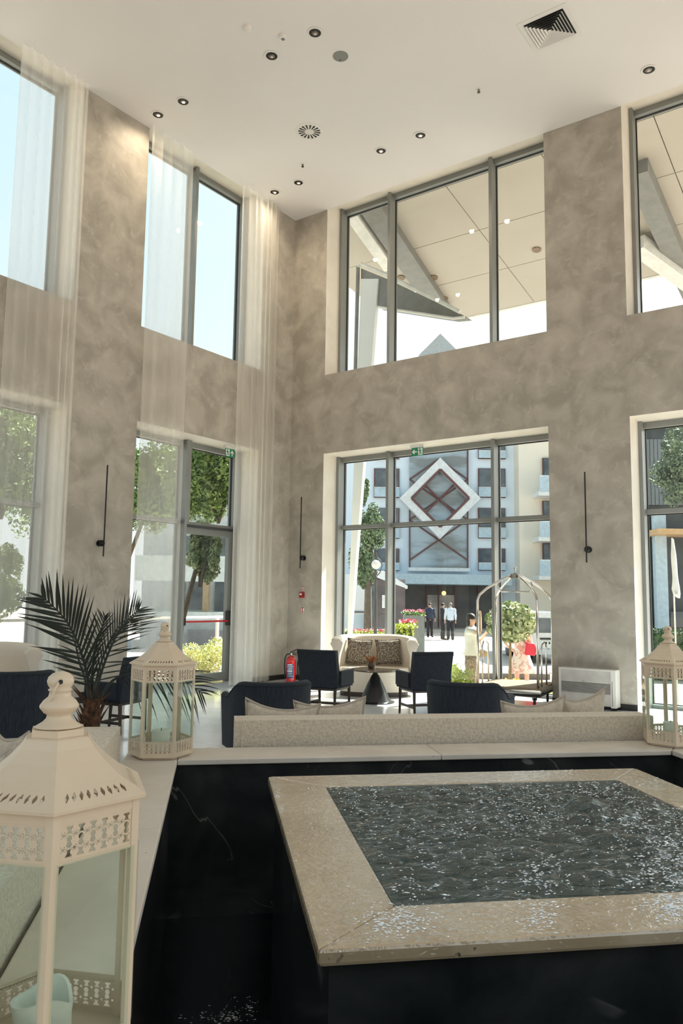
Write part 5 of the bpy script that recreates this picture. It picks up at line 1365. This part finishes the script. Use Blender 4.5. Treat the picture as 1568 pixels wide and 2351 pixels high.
def leafcloud(n, ctr, rad, size, seed, shell=.55, lobes=0, asp=.5):
    """n two-triangle leaves spread over lobed ellipsoids"""
    rnd = random.Random(seed); vs, fs = [], []
    L = [(V((0, 0, 0)), 1.0)]
    if lobes:
        L = []
        for i in range(lobes):
            d = V((rnd.gauss(0, 1), rnd.gauss(0, 1), rnd.gauss(0, 1))).normalized()*rnd.uniform(.15, .85)
            L.append((d, rnd.uniform(.20, .40) if lobes > 20 else rnd.uniform(.28, .48)))
    for i in range(n):
        c, r = rnd.choice(L)
        d = V((rnd.gauss(0, 1), rnd.gauss(0, 1), rnd.gauss(0, 1))).normalized()
        p = c+d*r*rnd.uniform(shell, 1)
        P_ = V((ctr[0]+p.x*rad[0], ctr[1]+p.y*rad[1], ctr[2]+p.z*rad[2]))
        a = (d+V((rnd.gauss(0, .6), rnd.gauss(0, .6), rnd.gauss(0, .6)))).normalized(); b = a.orthogonal().normalized()
        b.rotate(M4.Rotation(rnd.uniform(0, 6.3), 3, a)); c2 = a.cross(b); s = size*rnd.uniform(.7, 1.3)
        k = len(vs); vs += [tuple(P_-b*s*.5), tuple(P_+c2*s*asp*.5+a*s*.06), tuple(P_+b*s*.5), tuple(P_-c2*s*asp*.5+a*s*.06)]
        fs.append((k, k+1, k+2, k+3))
    me = bpy.data.meshes.new('foliage'); me.from_pydata(vs, [], fs); me.update(); return me
def tree(loc, label, h, rad, n, leaf, seed, size=.16, lobes=14, trunk_r=.07, cat='tree', group=None, name='tree', branch=True, zc=None, base=(0, 0)):
    t = empty(name, loc, 0, label, cat, group)
    zc = zc if zc is not None else h-rad[2]
    bm = bmesh.new(); tube(bm, [(base[0], base[1], 0), (base[0]*.8, base[1]*.8, zc*.5), (0, 0, zc)], [trunk_r, trunk_r*.8, trunk_r*.5], 10)
    if branch:
        rnd = random.Random(seed)
        for i in range(6):
            a = rnd.uniform(0, 6.3); tube(bm, [(0, 0, zc*.75), (rad[0]*.3*cos(a), rad[1]*.3*sin(a), zc), (rad[0]*.6*cos(a), rad[1]*.6*sin(a), zc+rad[2]*.35)], [trunk_r*.5, trunk_r*.3, trunk_r*.1], 6)
    obj('trunk', bm, BRK, t)
    put('crown', leafcloud(n, (0, 0, zc), rad, size, seed, lobes=lobes), leaf, t)
    return t
def tree_at(u, v, D, label, rpx, n, leaf, seed, **k):           # crown centre at pixel (u,v), radius in pixels
    c = at(u, v, D); r = rpx*D/FOC; rz = k.pop('rzpx', rpx)*D/FOC; ub = k.pop('ub', u)
    b_ = at(ub, v, D)-c; k['base'] = (b_.x, b_.y)
    return tree((c.x, c.y, GZ), label, 0, (r, r, rz), n, leaf, seed, zc=c.z-GZ, **k)
TG = 'trees outside the left windows'
BRL = mat('bright_leaf', (.60, .66, .24), .6, c2=(.24, .34, .09), scale=2.2, lo=.38, hi=.62); SGL = mat('sage_leaf', (.56, .62, .38), .6, c2=(.16, .22, .10), scale=2.5, lo=.38, hi=.62)
tree_at(10, 1060, 15, 'leafy green tree outside the lower left window', 130, 22000, LG, 1, ub=-60, rzpx=200, size=.095, group=TG, lobes=60)
tree_at(-60, 1330, 12, 'bright low tree at the far left edge outside', 120, 11000, BRL, 2, rzpx=130, size=.085, group=TG, lobes=34)
tree_at(505, 1080, 17, 'dense green tree above the glass escape door', 140, 30000, LG, 3, ub=600, rzpx=150, size=.10, group=TG, lobes=70)
tree_at(462, 1262, 14.5, 'lighter tree hanging in front of the apartment block', 50, 9000, SGL, 4, ub=412, rzpx=95, size=.08, group=TG, lobes=26)
tree_at(360, 1110, 19, 'tree seen through the sheer curtain left of the door', 95, 14000, LG, 5, ub=270, rzpx=160, size=.11, group=TG, lobes=36)
tree_at(1575, 1080, 22, 'green tree over the dark slatted building on the right', 85, 11000, mat('grey_green_leaf', (.26, .34, .20), .6, c2=(.09, .13, .08), scale=2.5), 6, rzpx=120, size=.11, lobes=30)
# tall cypress-like conifer beyond the fin
c = at(846, 1245, 33); t = empty('conifer', (c.x, c.y, GZ), 0, 'tall irregular conifer beside the white fin and street lamp', 'tree')
bm = bmesh.new(); tube(bm, [(0, 0, 0), (0, 0, 5)], [.2, .08], 8); obj('trunk', bm, BRK, t)
me = leafcloud(5200, (0.05, 0, c.z-GZ+.4), (.78, .7, 1.7), .17, 8, lobes=14); put('crown', me, LGD, t)
me = leafcloud(4200, (-.35, 0, c.z-GZ-1.0), (.70, .6, 1.6), .17, 9, lobes=9); put('lower_branches', me, LGD, t)
me = leafcloud(1800, (-.30, 0, c.z-GZ+2.3), (.26, .35, 1.1), .15, 10, lobes=7); put('tip', me, LGD, t)
# round standard tree in front of the window
TD = 13.6; c = at(1172, 1428, TD); r = 57*TD/FOC
t = empty('standard_tree', (c.x, c.y, GZ), 0, 'round clipped variegated tree on a thin stem right outside the back window', 'tree')
bm = bmesh.new(); tube(bm, [(-.03, 0, 0), (-.035, 0, .5), (0, 0, c.z-GZ)], [.022, .02, .016], 8); tube(bm, [(.03, .02, 0), (.0, 0, .5), (0, 0, c.z-GZ)], [.016, .014, .010], 8)
obj('stem', bm, mat('pale_stem', (.40, .30, .20), .8), t)
rnd = random.Random(5); me = leafcloud(1900, (0, 0, c.z-GZ), (r*1.02, r, r*.82), .10, 12, shell=.5, lobes=0, asp=.55)
put('crown', me, LGV, t)
# hedges and flower beds
def hedge(u0, u1, vt, D, w, label, m, cat='hedge', n=2600, size=.06, name='hedge', zb=GZ):
    a, b = at(u0, vt, D), at(u1, vt, D); L = (b-a).length; h = a.z-zb; c = (a+b)/2
    t = empty(name, (c.x, c.y, zb), RZ, label, cat)
    obj('core', bx(-L/2+.03, L/2-.03, -w/2+.03, w/2-.03, 0, h-.03), HEDG, t)
    rnd = random.Random(int(u0)); vs, fs = [], []
    for i in range(n):
        f = rnd.random()
        x = rnd.uniform(-L/2, L/2)
        if f < .45: p = V((x, -w/2+rnd.gauss(0, .015), rnd.uniform(0, h)))
        elif f < .9: p = V((x, rnd.uniform(-w/2, w/2), h+rnd.gauss(0, .02)))
        else: p = V((rnd.choice((-1, 1))*L/2, rnd.uniform(-w/2, w/2), rnd.uniform(0, h)))
        d = V((rnd.gauss(0, 1), rnd.gauss(0, 1), rnd.gauss(0, 1))).normalized(); b_ = d.orthogonal(); c_ = d.cross(b_); k = len(vs)
        vs += [tuple(p-b_*size*.5), tuple(p+c_*size*.3), tuple(p+b_*size*.5), tuple(p-c_*size*.3)]; fs.append((k, k+1, k+2, k+3))
    me = bpy.data.meshes.new('leaves'); me.from_pydata(vs, [], fs); put('leaves', me, m, t); return t
hedge(790, 888, 1449, 21, .5, 'low green hedge with pink flowers beyond the left pane', LGV, n=2200)
hedge(905, 946, 1439, 17, .7, 'small yellow green box hedge beside the mullion', LGY, n=1400)
hedge(1462, 1660, 1447, 20, .8, 'long green hedge before the slatted building on the right', HEDG, n=2600)
def flowers(cx, cy, cz, lx, ly, m, label, n, seed, leafm=LGY, h=.16, name='flower_bed', rz=0, r=.028):
    t = empty(name, (cx, cy, cz), rz, label, 'flowers'); rnd = random.Random(seed)
    if cz > GZ+.15 and cy > 1.3: obj('planter_box', bx(-lx, lx, -ly, ly, GZ-cz, .02), mat('planter_stone', (.26, .27, .25), .7), t)
    vs, fs = [], []
    def blob(vs, fs, p, s, k_):
        for q in range(k_):
            a = rnd.uniform(0, 6.3); d = V((cos(a), sin(a), rnd.uniform(.1, .8))).normalized(); b_ = d.orthogonal().normalized(); k = len(vs)
            vs += [tuple(p), tuple(p+d*s*.6+b_*s*.4), tuple(p+d*s*1.2), tuple(p+d*s*.6-b_*s*.4)]; fs.append((k, k+1, k+2, k+3))
    v2, f2 = [], []
    for i in range(n):
        p = V((rnd.uniform(-lx, lx), rnd.uniform(-ly, ly), h*rnd.uniform(.7, 1.2))); blob(vs, fs, p, r*rnd.uniform(.7, 1.5), 9)
    for i in range(n*3):
        p = V((rnd.uniform(-lx, lx), rnd.uniform(-ly, ly), h*rnd.uniform(.0, .8))); blob(v2, f2, p, r*1.6, 4)
    me = bpy.data.meshes.new('leaves'); me.from_pydata(v2, [], f2); o = put('leaves', me, leafm, t); o['kind'] = 'stuff'
    me = bpy.data.meshes.new('blooms'); me.from_pydata(vs, [], fs); o = put('blooms', me, m, t); o['kind'] = 'stuff'
    return t
zf = -.10
p = onZ(1170, 1567, .05); flowers(p.x, p.y, zf, .28, .20, FLY, 'bed of yellow marigolds outside the back window, left of the trolley pole', 42, 1, rz=RZ)
p = onZ(1243, 1574, .05); flowers(p.x, p.y, zf, .34, .20, FLY, 'yellow and orange marigolds outside behind the trolley', 40, 2, rz=RZ)
p = onZ(1116, 1577, .05); flowers(p.x, p.y, zf, .18, .12, FLW, 'pale pink flowers outside beside the yellow green bush', 30, 3, rz=RZ)
p = at(845, 1452, 20.35); flowers(p.x, p.y, p.z-.10, .5, .08, FLP, 'pink flowers along the low hedge', 60, 4, rz=RZ, name='flower_row')
p = at(938, 1432, 19); flowers(p.x, p.y, p.z-.1, .18, .15, FLP, 'bright pink geraniums above the small box hedge', 26, 5, rz=RZ, r=.05, name='geraniums')
p = at(950, 1400, 26); flowers(p.x, p.y, p.z-.2, .34, .2, FLP, 'pale pink flowers in front of the hotel entrance', 40, 6, rz=RZ, r=.05, name='flower_planter', leafm=LG)
c = onZ(1048, 1572, 0.05); t = empty('shrub', (c.x, c.y, -.10), 0, 'small yellow green bush outside between the right chair and the trolley', 'shrub')
put('foliage', leafcloud(1500, (0, 0, .26), (.34, .28, .24), .05, 21, shell=.3, lobes=12), LGY, t); bm = bmesh.new(); tube(bm, [(0, 0, 0), (0, 0, .25)], .02, 6); obj('stem', bm, BRK, t)
c = onX(480, 1555, -2.2); t = empty('shrub', (c.x, c.y, -.03), 0, 'pale yellow leaved bush outside the glass escape door', 'shrub')
put('foliage', leafcloud(3200, (0, 0, .34), (.55, 1.0, .36), .07, 22, shell=.3, lobes=16), mat('pale_yellow_leaf', (.78, .76, .38), .6, c2=(.55, .58, .25), scale=12), t); bm = bmesh.new(); tube(bm, [(0, 0, 0), (0, 0, .3)], .03, 6); obj('stem', bm, BRK, t)
# ------------------------------------------------------------------ street lamp, flag, van
IRON = mat('grey_iron', (.10, .10, .10), .5, .4)
c = at(863, 1296, 20); t = empty('street_lamp', (c.x, c.y, GZ), RZ, 'iron street lamp with a white globe seen through the left pane', 'street lamp')
hg = c.z-GZ; s = 20/FOC
bm = bmesh.new(); lathe(bm, [(.16, 0), (.16, .1), (.09, .2), (.06, .5), (.045, .6), (.04, hg-1.0), (.03, hg-.35), (.07, hg-.33), (.03, hg-.28), (.05, hg-.18), (.03, hg-.14)], 14); obj('post', bm, IRON, t)
bm = bmesh.new(); bmesh.ops.create_uvsphere(bm, u_segments=24, v_segments=16, radius=10.5*s, matrix=M4.Translation((0, 0, hg))); obj('globe', bm, mat('opal_globe', (.9, .9, .88), .3), t, smooth=True)
bm = bmesh.new()
for sg in (-1, 1): tube(bm, [(0, 0, hg-.32), (sg*.10, 0, hg-.22), (sg*.165, 0, hg-.02), (sg*.12, 0, hg+.10), (sg*.03, 0, hg+.18), (0, 0, hg+.32)], .014, 6)
obj('bracket', bm, IRON, t)
c = at(1543, 1235, 14); t = empty('furled_flag', (c.x, c.y, GZ), RZ, 'furled white flag hanging from a pale pole on the right', 'flag')
hg = c.z-GZ
bm = bmesh.new(); tube(bm, [(0, 0, 0), (.0, 0, hg)], .016, 8); obj('pole', bm, TRIM, t)
bm = bmesh.new(); rings = []
for i in range(13):
    f = i/12; z = hg-.02-f*1.02; w_ = .02+.055*f+.02*sin(f*7)*f; w_ = w_ if f < .9 else w_*(1-(f-.9)*4)
    rings.append([bm.verts.new((.01+.04*f+w_*cos(a)*(1+.3*sin(3*a)), w_*.7*sin(a), z-(.05*sin(a+1) if f > .9 else 0))) for a in [2*pi*k/14 for k in range(14)]])
for A_, B_ in zip(rings, rings[1:]):
    for k in range(14): bm.faces.new((A_[k], A_[(k+1) % 14], B_[(k+1) % 14], B_[k]))
bm.faces.new(rings[0]); bm.faces.new(rings[-1][::-1]); obj('cloth', bm, mat('flag_cloth', (.80, .85, .90), .8), t, smooth=True)
# white van, rear view
VD = 24; c = at(1262, 1510, VD); t = empty('white_van', (c.x, c.y, GZ), RZ, 'white van parked on the street, seen from behind beside the pillar', 'van')
s = VD/FOC; hv = at(1262, 1405, VD).z-GZ; VWh = mat('van_white', (.80, .82, .84), .3, coat=.5); 
bm = bmesh.new(); w2 = 48*s
pr_ = [(-w2, .28), (w2, .28), (w2, hv*.55), (w2*.90, hv*.96), (w2*.8, hv), (-w2*.8, hv), (-w2*.90, hv*.96), (-w2, hv*.55)]
prism(bm, pr_, 'y', 0, 4.2); o = obj('body', bm, VWh, t, bevel=.04, seg=3); autosm(o, 40)
obj('rear_window', bx(-w2*.80, w2*.80, -.02, .01, hv*.60, hv*.88), DARKG, t, bevel=.01)
obj('trim_bar', bx(-w2*.45, w2*.45, -.05, .0, hv*.47, hv*.50), BLKI, t)
pl_ = obj('number_plate', bx(-w2*.42, w2*.30, -.03, .0, hv*.37, hv*.44), SGW, t)
for k in range(6): obj('plate_print', bx(-w2*.36+k*.10, -w2*.36+k*.10+.05, -.034, -.03, hv*.385, hv*.425), BLKI, pl_)
obj('bumper', bx(-w2*1.0, w2*1.0, -.10, .05, .30, .46), mat('bumper_white', (.70, .74, .78), .5), t, bevel=.03)
for sg in (-1, 1):
    obj('tail_light', bx(sg*w2*.93-.05, sg*w2*.93+.05, -.03, .02, hv*.40, hv*.60), mat('tail_red', (.5, .02, .02), .3), t, bevel=.01)
    for y in (.7, 3.3):
        bm = bmesh.new(); lathe(bm, [(.18, -.10), (.32, -.09), (.32, .09), (.18, .10)], 24); obj('wheel', bm, BLKI, t, loc=(sg*(w2-.14), y, .32), rot=(0, pi/2, 0))
bm = bmesh.new(); lathe(bm, [(.03, 0), (.03, .02)], 10); obj('lock_button', bm, BLKI, t, loc=(-w2*.05, -.01, hv*.28), rot=(pi/2, 0, 0))
# glass balustrade low wall left of hotel entrance
# ------------------------------------------------------------------ people
SKIN = mat('skin', (.62, .40, .29), .6, c2=(.58, .36, .26)); SKL = mat('light_skin', (.75, .48, .37), .6, c2=(.70, .44, .33))
def body(bones, parent, m, name='body', lv=2):
    """one continuous skinned figure: bones = {name: (pos, radius, parent)}"""
    me = bpy.data.meshes.new(name); keys = list(bones); idx = {k: i for i, k in enumerate(keys)}
    me.from_pydata([bones[k][0] for k in keys], [(idx[k], idx[bones[k][2]]) for k in keys if bones[k][2]], [])
    o = put(name, me, None, parent); 
    me.materials.append(m)
    sk = o.modifiers.new('skin', 'SKIN'); sk.use_smooth_shade = True
    if not me.skin_vertices: 
        with bpy.context.temp_override(object=o, active_object=o): bpy.ops.mesh.customdata_skin_add()
    for k in keys:
        sv = me.skin_vertices[0].data[idx[k]]; r = bones[k][1]; sv.radius = r if isinstance(r, tuple) else (r, r)
        sv.use_root = (bones[k][2] is None)
    ss = o.modifiers.new('sub', 'SUBSURF'); ss.levels = lv; ss.render_levels = lv
    return o
def hand(b, wr, d, s, nm, r=.009):
    """palm, four fingers and a thumb chained off the wrist"""
    d = V(d).normalized(); q = d.orthogonal().normalized(); u_ = d.cross(q); w_ = V(wr)
    b[nm+'p'] = (tuple(w_+d*.05), (.030, .018), nm)
    for i, l in enumerate((.065, .075, .07, .055)):
        o_ = q*(-.022+.0147*i)
        b[f'{nm}f{i}a'] = (tuple(w_+d*.085+o_), r, nm+'p'); b[f'{nm}f{i}b'] = (tuple(w_+d*(.085+l*.5)+o_*1.15+u_*.006), r*.9, f'{nm}f{i}a'); b[f'{nm}f{i}c'] = (tuple(w_+d*(.085+l*.95)+o_*1.2+u_*.022), r*.7, f'{nm}f{i}b')
    b[nm+'t'] = (tuple(w_+d*.045-q*.040+u_*.012), r*1.1, nm+'p'); b[nm+'t2'] = (tuple(w_+d*.075-q*.056+u_*.02), r*.9, nm+'t')
def person(loc, rz, label, h=1.7, arms='down', legs='stand', female=False, skin=SKIN):
    """faces local -y. returns (root, k) with k the scale"""
    k = h/1.7; t = empty('person', loc, rz, label, 'person', None)
    hw = .085 if not female else .095; sw = .185 if not female else .165
    b = {'pel': ((0, 0, .93), (.135, .10), None), 'wai': ((0, .01, 1.07), (.12, .085), 'pel'), 'che': ((0, .0, 1.28), (.15, .10), 'wai'), 'nb': ((0, .015, 1.43), (.07, .06), 'che'), 'nk': ((0, .005, 1.50), (.05, .05), 'nb'), 'hd': ((0, -.01, 1.56), (.066, .078), 'nk'), 'ht': ((0, -.005, 1.64), (.060, .072), 'hd')}
    for s, n in ((-1, 'L'), (1, 'R')):
        b['sh'+n] = ((s*sw, .01, 1.40), .052, 'che')
        ap = arms[n] if isinstance(arms, dict) else arms
        if ap == 'down': el, wr = (s*(sw+.05), .02, 1.13), (s*(sw+.06), -.05, .90)
        elif ap == 'up': el, wr = (s*(sw+.09), -.22, 1.36), (s*(sw-.02), -.20, 1.60)
        elif ap == 'fold': el, wr = (s*(sw+.07), -.03, 1.14), (s*.03, -.20, 1.16)
        elif ap == 'hip': el, wr = (s*(sw+.17), .04, 1.16), (s*(sw+.0), -.03, 1.00)
        elif ap == 'hold': el, wr = (s*(sw+.04), -.06, 1.16), (s*(.08), -.24, 1.34)
        b['el'+n] = (el, .037, 'sh'+n); b['wr'+n] = (wr, .025, 'el'+n)
        hand(b, wr, V(wr)-V(el), s, 'wr'+n)
        st = .05 if legs == 'walk' else 0
        b['hp'+n] = ((s*hw, 0, .88), .088, 'pel'); b['kn'+n] = ((s*(hw+.01), -.02+s*st, .48), .056, 'hp'+n); b['cf'+n] = ((s*(hw+.012), .01+s*st*1.5, .33), .050, 'kn'+n)
        b['an'+n] = ((s*(hw+.015), .02+s*st*2, .075), .034, 'cf'+n); b['ft'+n] = ((s*(hw+.03), -.11+s*st*2, .032), (.038, .028), 'an'+n)
    b = {q: (tuple(v*k for v in p_), (tuple(x*k for x in r_) if isinstance(r_, tuple) else r_*k), pa) for q, (p_, r_, pa) in b.items()}
    o = body(b, t, skin)
    # face
    E_ = mat('eye_dark', (.03, .02, .02), .3); bm = bmesh.new()
    for s in (-1, 1): bmesh.ops.create_uvsphere(bm, u_segments=8, v_segments=6, radius=.010*k, matrix=M4.Translation((s*.028*k, -.078*k, 1.585*k)))
    obj('eye', bm, E_, o)
    bm = bmesh.new(); bmesh.ops.create_cone(bm, segments=6, radius1=.014*k, radius2=.004, depth=.04*k, matrix=M4.Translation((0, -.092*k, 1.562*k))); obj('nose', bm, skin, o)
    bm = bmesh.new(); box(bm, -.022*k, .022*k, -.084*k, -.078*k, 1.525*k, 1.533*k); obj('mouth', bm, mat('lip', (.5, .18, .15), .6), o)
    bm = bmesh.new()
    for s in (-1, 1): bmesh.ops.create_uvsphere(bm, u_segments=8, v_segments=6, radius=.024*k, matrix=M4.Translation((s*.068*k, 0, 1.575*k))@M4.Diagonal((.4, .8, 1.2, 1)))
    obj('ear', bm, skin, o)
    return t, k
def hair(t, k, m, long=False):
    bm = bmesh.new(); bmesh.ops.create_uvsphere(bm, u_segments=18, v_segments=12, radius=.086*k, matrix=M4.Translation((0, .016*k, 1.612*k))@M4.Diagonal((.92, 1.05, 1.0, 1)))
    bmesh.ops.delete(bm, geom=[v for v in bm.verts if v.co.z < 1.585*k and v.co.y < .0], context='VERTS')
    if long: bmesh.ops.create_uvsphere(bm, u_segments=14, v_segments=10, radius=.075*k, matrix=M4.Translation((0, .05*k, 1.53*k))@M4.Diagonal((1, .6, 1.3, 1)))
    obj('hair', bm, m, t, smooth=True)
def garment(t, k, rings, m, name, n=28, gap=.0):
    """clothing lofted over the figure: rings = (z, rx, ry, cx, cy)"""
    bm = bmesh.new(); R_ = [[bm.verts.new((k*(cx_+rx*cos(a)), k*(cy_+ry*sin(a)), k*z)) for a in [2*pi*q/n for q in range(n)]] for z, rx, ry, cx_, cy_ in rings]
    for A_, B_ in zip(R_, R_[1:]):
        for q in range(n): bm.faces.new((A_[q], A_[(q+1) % n], B_[(q+1) % n], B_[q]))
    o = obj(name, bm, m, t, smooth=True); s = o.modifiers.new('s', 'SOLIDIFY'); s.thickness = .006; s.offset = 1; return o
def limb(t, k, pts, rs, m, name, bm=None):
    own = bm is None; bm = bm or bmesh.new(); tube(bm, [tuple(V(p)*k) for p in pts], [r*k for r in rs], 12, caps=False)
    if own:
        o = obj(name, bm, m, t, smooth=True); s = o.modifiers.new('s', 'SOLIDIFY'); s.thickness = .005; s.offset = 1; return o
def trousers(t, k, m, hw=.085, st=0, lo=.06, wide=1.0):
    garment(t, k, [(1.02, .138, .105, 0, 0), (.93, .152, .118, 0, .005), (.86, .158, .12, 0, .0)], m, 'waistband')
    for s in (-1, 1): limb(t, k, [(s*hw, 0, .93), (s*hw, 0, .80), (s*(hw+.01), -.02+s*st, .48), (s*(hw+.012), .01+s*st*1.5, .30), (s*(hw+.015), .02+s*st*2, lo)], [.085, .098*wide, .073*wide, .066*wide, .060*wide], m, 'trouser_leg')
def shirt(t, k, m, arms, sw=.185, lo=.90, sleeve=1.0, bell=1.0):
    garment(t, k, [(lo, .155*bell, .122*bell, 0, 0), (1.07, .145, .108, 0, .005), (1.28, .180, .122, 0, .0), (1.37, .195, .105, 0, .005), (1.43, .13, .08, 0, .01), (1.465, .068, .062, 0, .012)], m, 'shirt')
    for n, (el, wr) in arms.items():
        s = -1 if n == 'L' else 1; sh = V((s*(sw-.03), .01, 1.395)); el = V(el); wr = V(wr)
        e_ = el.lerp(wr, .85) if sleeve == 1 else None
        pts = [sh, V((s*(sw+.012), .01, 1.375)), sh.lerp(el, .6)]+([el, e_] if sleeve == 1 else [])
        limb(t, k, pts, [.070, .066, .055]+([.048, .038] if sleeve == 1 else []), m, 'sleeve')
def shoes(t, k, m, hw=.085, st=0):
    for s in (-1, 1):
        bm = bmesh.new(); bmesh.ops.create_uvsphere(bm, u_segments=12, v_segments=8, radius=.06*k, matrix=M4.Translation((s*(hw+.028)*k, (-.055+s*st*2)*k, .042*k))@M4.Diagonal((.85, 2.1, .72, 1)))
        for v in bm.verts: v.co.z = max(v.co.z, 0)
        obj('shoe', bm, m, t, smooth=True)
DKH = mat('dark_hair', (.02, .015, .012), .6); GRH = mat('grey_hair', (.22, .20, .19), .6)
# woman shading her eyes, white blouse
D1 = 14.2; c = at(1083, 1500, D1); AZ = math.atan2((CAM-c).y, (CAM-c).x)+pi/2
t, k = person((c.x, c.y, GZ), AZ+RAD(75), 'person in white blouse and patterned trousers raising an arm to the face', 1.70, {'L': 'up', 'R': 'hold'}, female=True, skin=SKL); hair(t, k, DKH, True)
sw = .165
shirt(t, k, mat('white_blouse', (.85, .84, .80), .8), {'L': ((-.255, -.22, 1.36), (-.145, -.2, 1.6)), 'R': ((.205, -.06, 1.16), (.08, -.24, 1.34))}, sw, .94, .5, 1.18)
trousers(t, k, mat('speckled_trousers', (.42, .32, .22), .8, c2=(.10, .06, .03), scale=55, lo=.42, hi=.55), .095); shoes(t, k, TRIM, .095)
bm = bmesh.new(); tube(bm, [(.02*k, .13*k, 1.30*k), (.10*k, .02*k, 1.42*k), (.12*k, -.12*k, 1.2*k), (.10*k, -.17*k, 1.02*k)], .008, 6); o = obj('bag_strap', bm, mat('tan_leather', (.50, .36, .22), .6), t)
bm = bmesh.new(); bmesh.ops.create_uvsphere(bm, u_segments=14, v_segments=10, radius=.10, matrix=M4.Translation((.10*k, -.17*k, .98*k))@M4.Diagonal((.5, 1.1, .75, 1))); obj('bag', bm, mat('tan_leather', (.50, .36, .22), .6), t, smooth=True)
# woman in floral dress with a red bag
D2 = 15.6; c = at(1197, 1500, D2)
FLOR = mat('floral_dress', (.85, .80, .76), .8, c2=(.72, .38, .34), scale=12, lo=.42, hi=.52, dist=1)
t, k = person((c.x, c.y, GZ-.0), AZ+RAD(8), 'person in a short floral dress carrying a red handbag behind the round tree', 1.58, {'L': 'hip', 'R': 'hold'}, female=True, skin=SKL); hair(t, k, mat('blond_hair', (.45, .32, .18), .6), True)
garment(t, k, [(.55, .285, .25, 0, .0), (.72, .235, .205, 0, .0), (.93, .165, .135, 0, .0), (1.08, .135, .105, 0, 0), (1.28, .172, .122, 0, 0), (1.36, .165, .10, 0, 0), (1.41, .11, .075, 0, .01)], FLOR, 'dress')
bm = bmesh.new(); tube(bm, [(-.10*k, -.11*k, 1.42*k), (.02*k, -.145*k, 1.25*k), (.13*k, -.16*k, 1.10*k)], .008, 6); obj('bag_strap', bm, mat('maroon_strap', (.25, .03, .05), .6), t)
bm = bmesh.new(); prism(bm, [(.03, .88), (.22, .86), (.27, .98), (.21, 1.10), (.06, 1.12)], 'y', -.24, -.15); o = obj('handbag', bm, mat('red_handbag', (.75, .04, .08), .5), t, bevel=.02, seg=3); shoes(t, k, mat('tan_shoe', (.5, .35, .25), .6), .095)
# men at the hotel entrance
def man(u, D, rz, label, top, leg, h, arms, hr, slv=1.0):
    A_ = {'down': ((.235, .02, 1.13), (.245, -.05, .90)), 'fold': ((.255, -.03, 1.14), (.03, -.20, 1.16)), 'hip': ((.355, .04, 1.16), (.185, -.03, 1.0))}[arms]
    c = at(u, 1455, D); t, k = person((c.x, c.y, GZ), rz, label, h, arms); hair(t, k, hr)
    ar = {'R': A_, 'L': (tuple((-A_[0][0],)+A_[0][1:]), tuple((-A_[1][0],)+A_[1][1:]))}
    shirt(t, k, top, ar, .185, .90, slv); trousers(t, k, leg); shoes(t, k, DKH); return t
DT = mat('dark_trousers', (.02, .022, .03), .8)
man(1034, 37, AZ+RAD(190), 'person in a pale blue shirt seen from behind at the hotel entrance', mat('pale_blue_shirt', (.72, .80, .90), .8), DT, 1.78, 'down', GRH)
man(1017, 37.5, AZ+RAD(110), 'person in dark clothes standing beside the pale blue shirt', mat('black_shirt', (.03, .03, .035), .8), DT, 1.76, 'fold', DKH, .5)
man(987, 40, AZ+RAD(20), 'person in navy clothes standing at the hotel doors', mat('navy_shirt', (.03, .045, .09), .8), DT, 1.74, 'down', DKH)
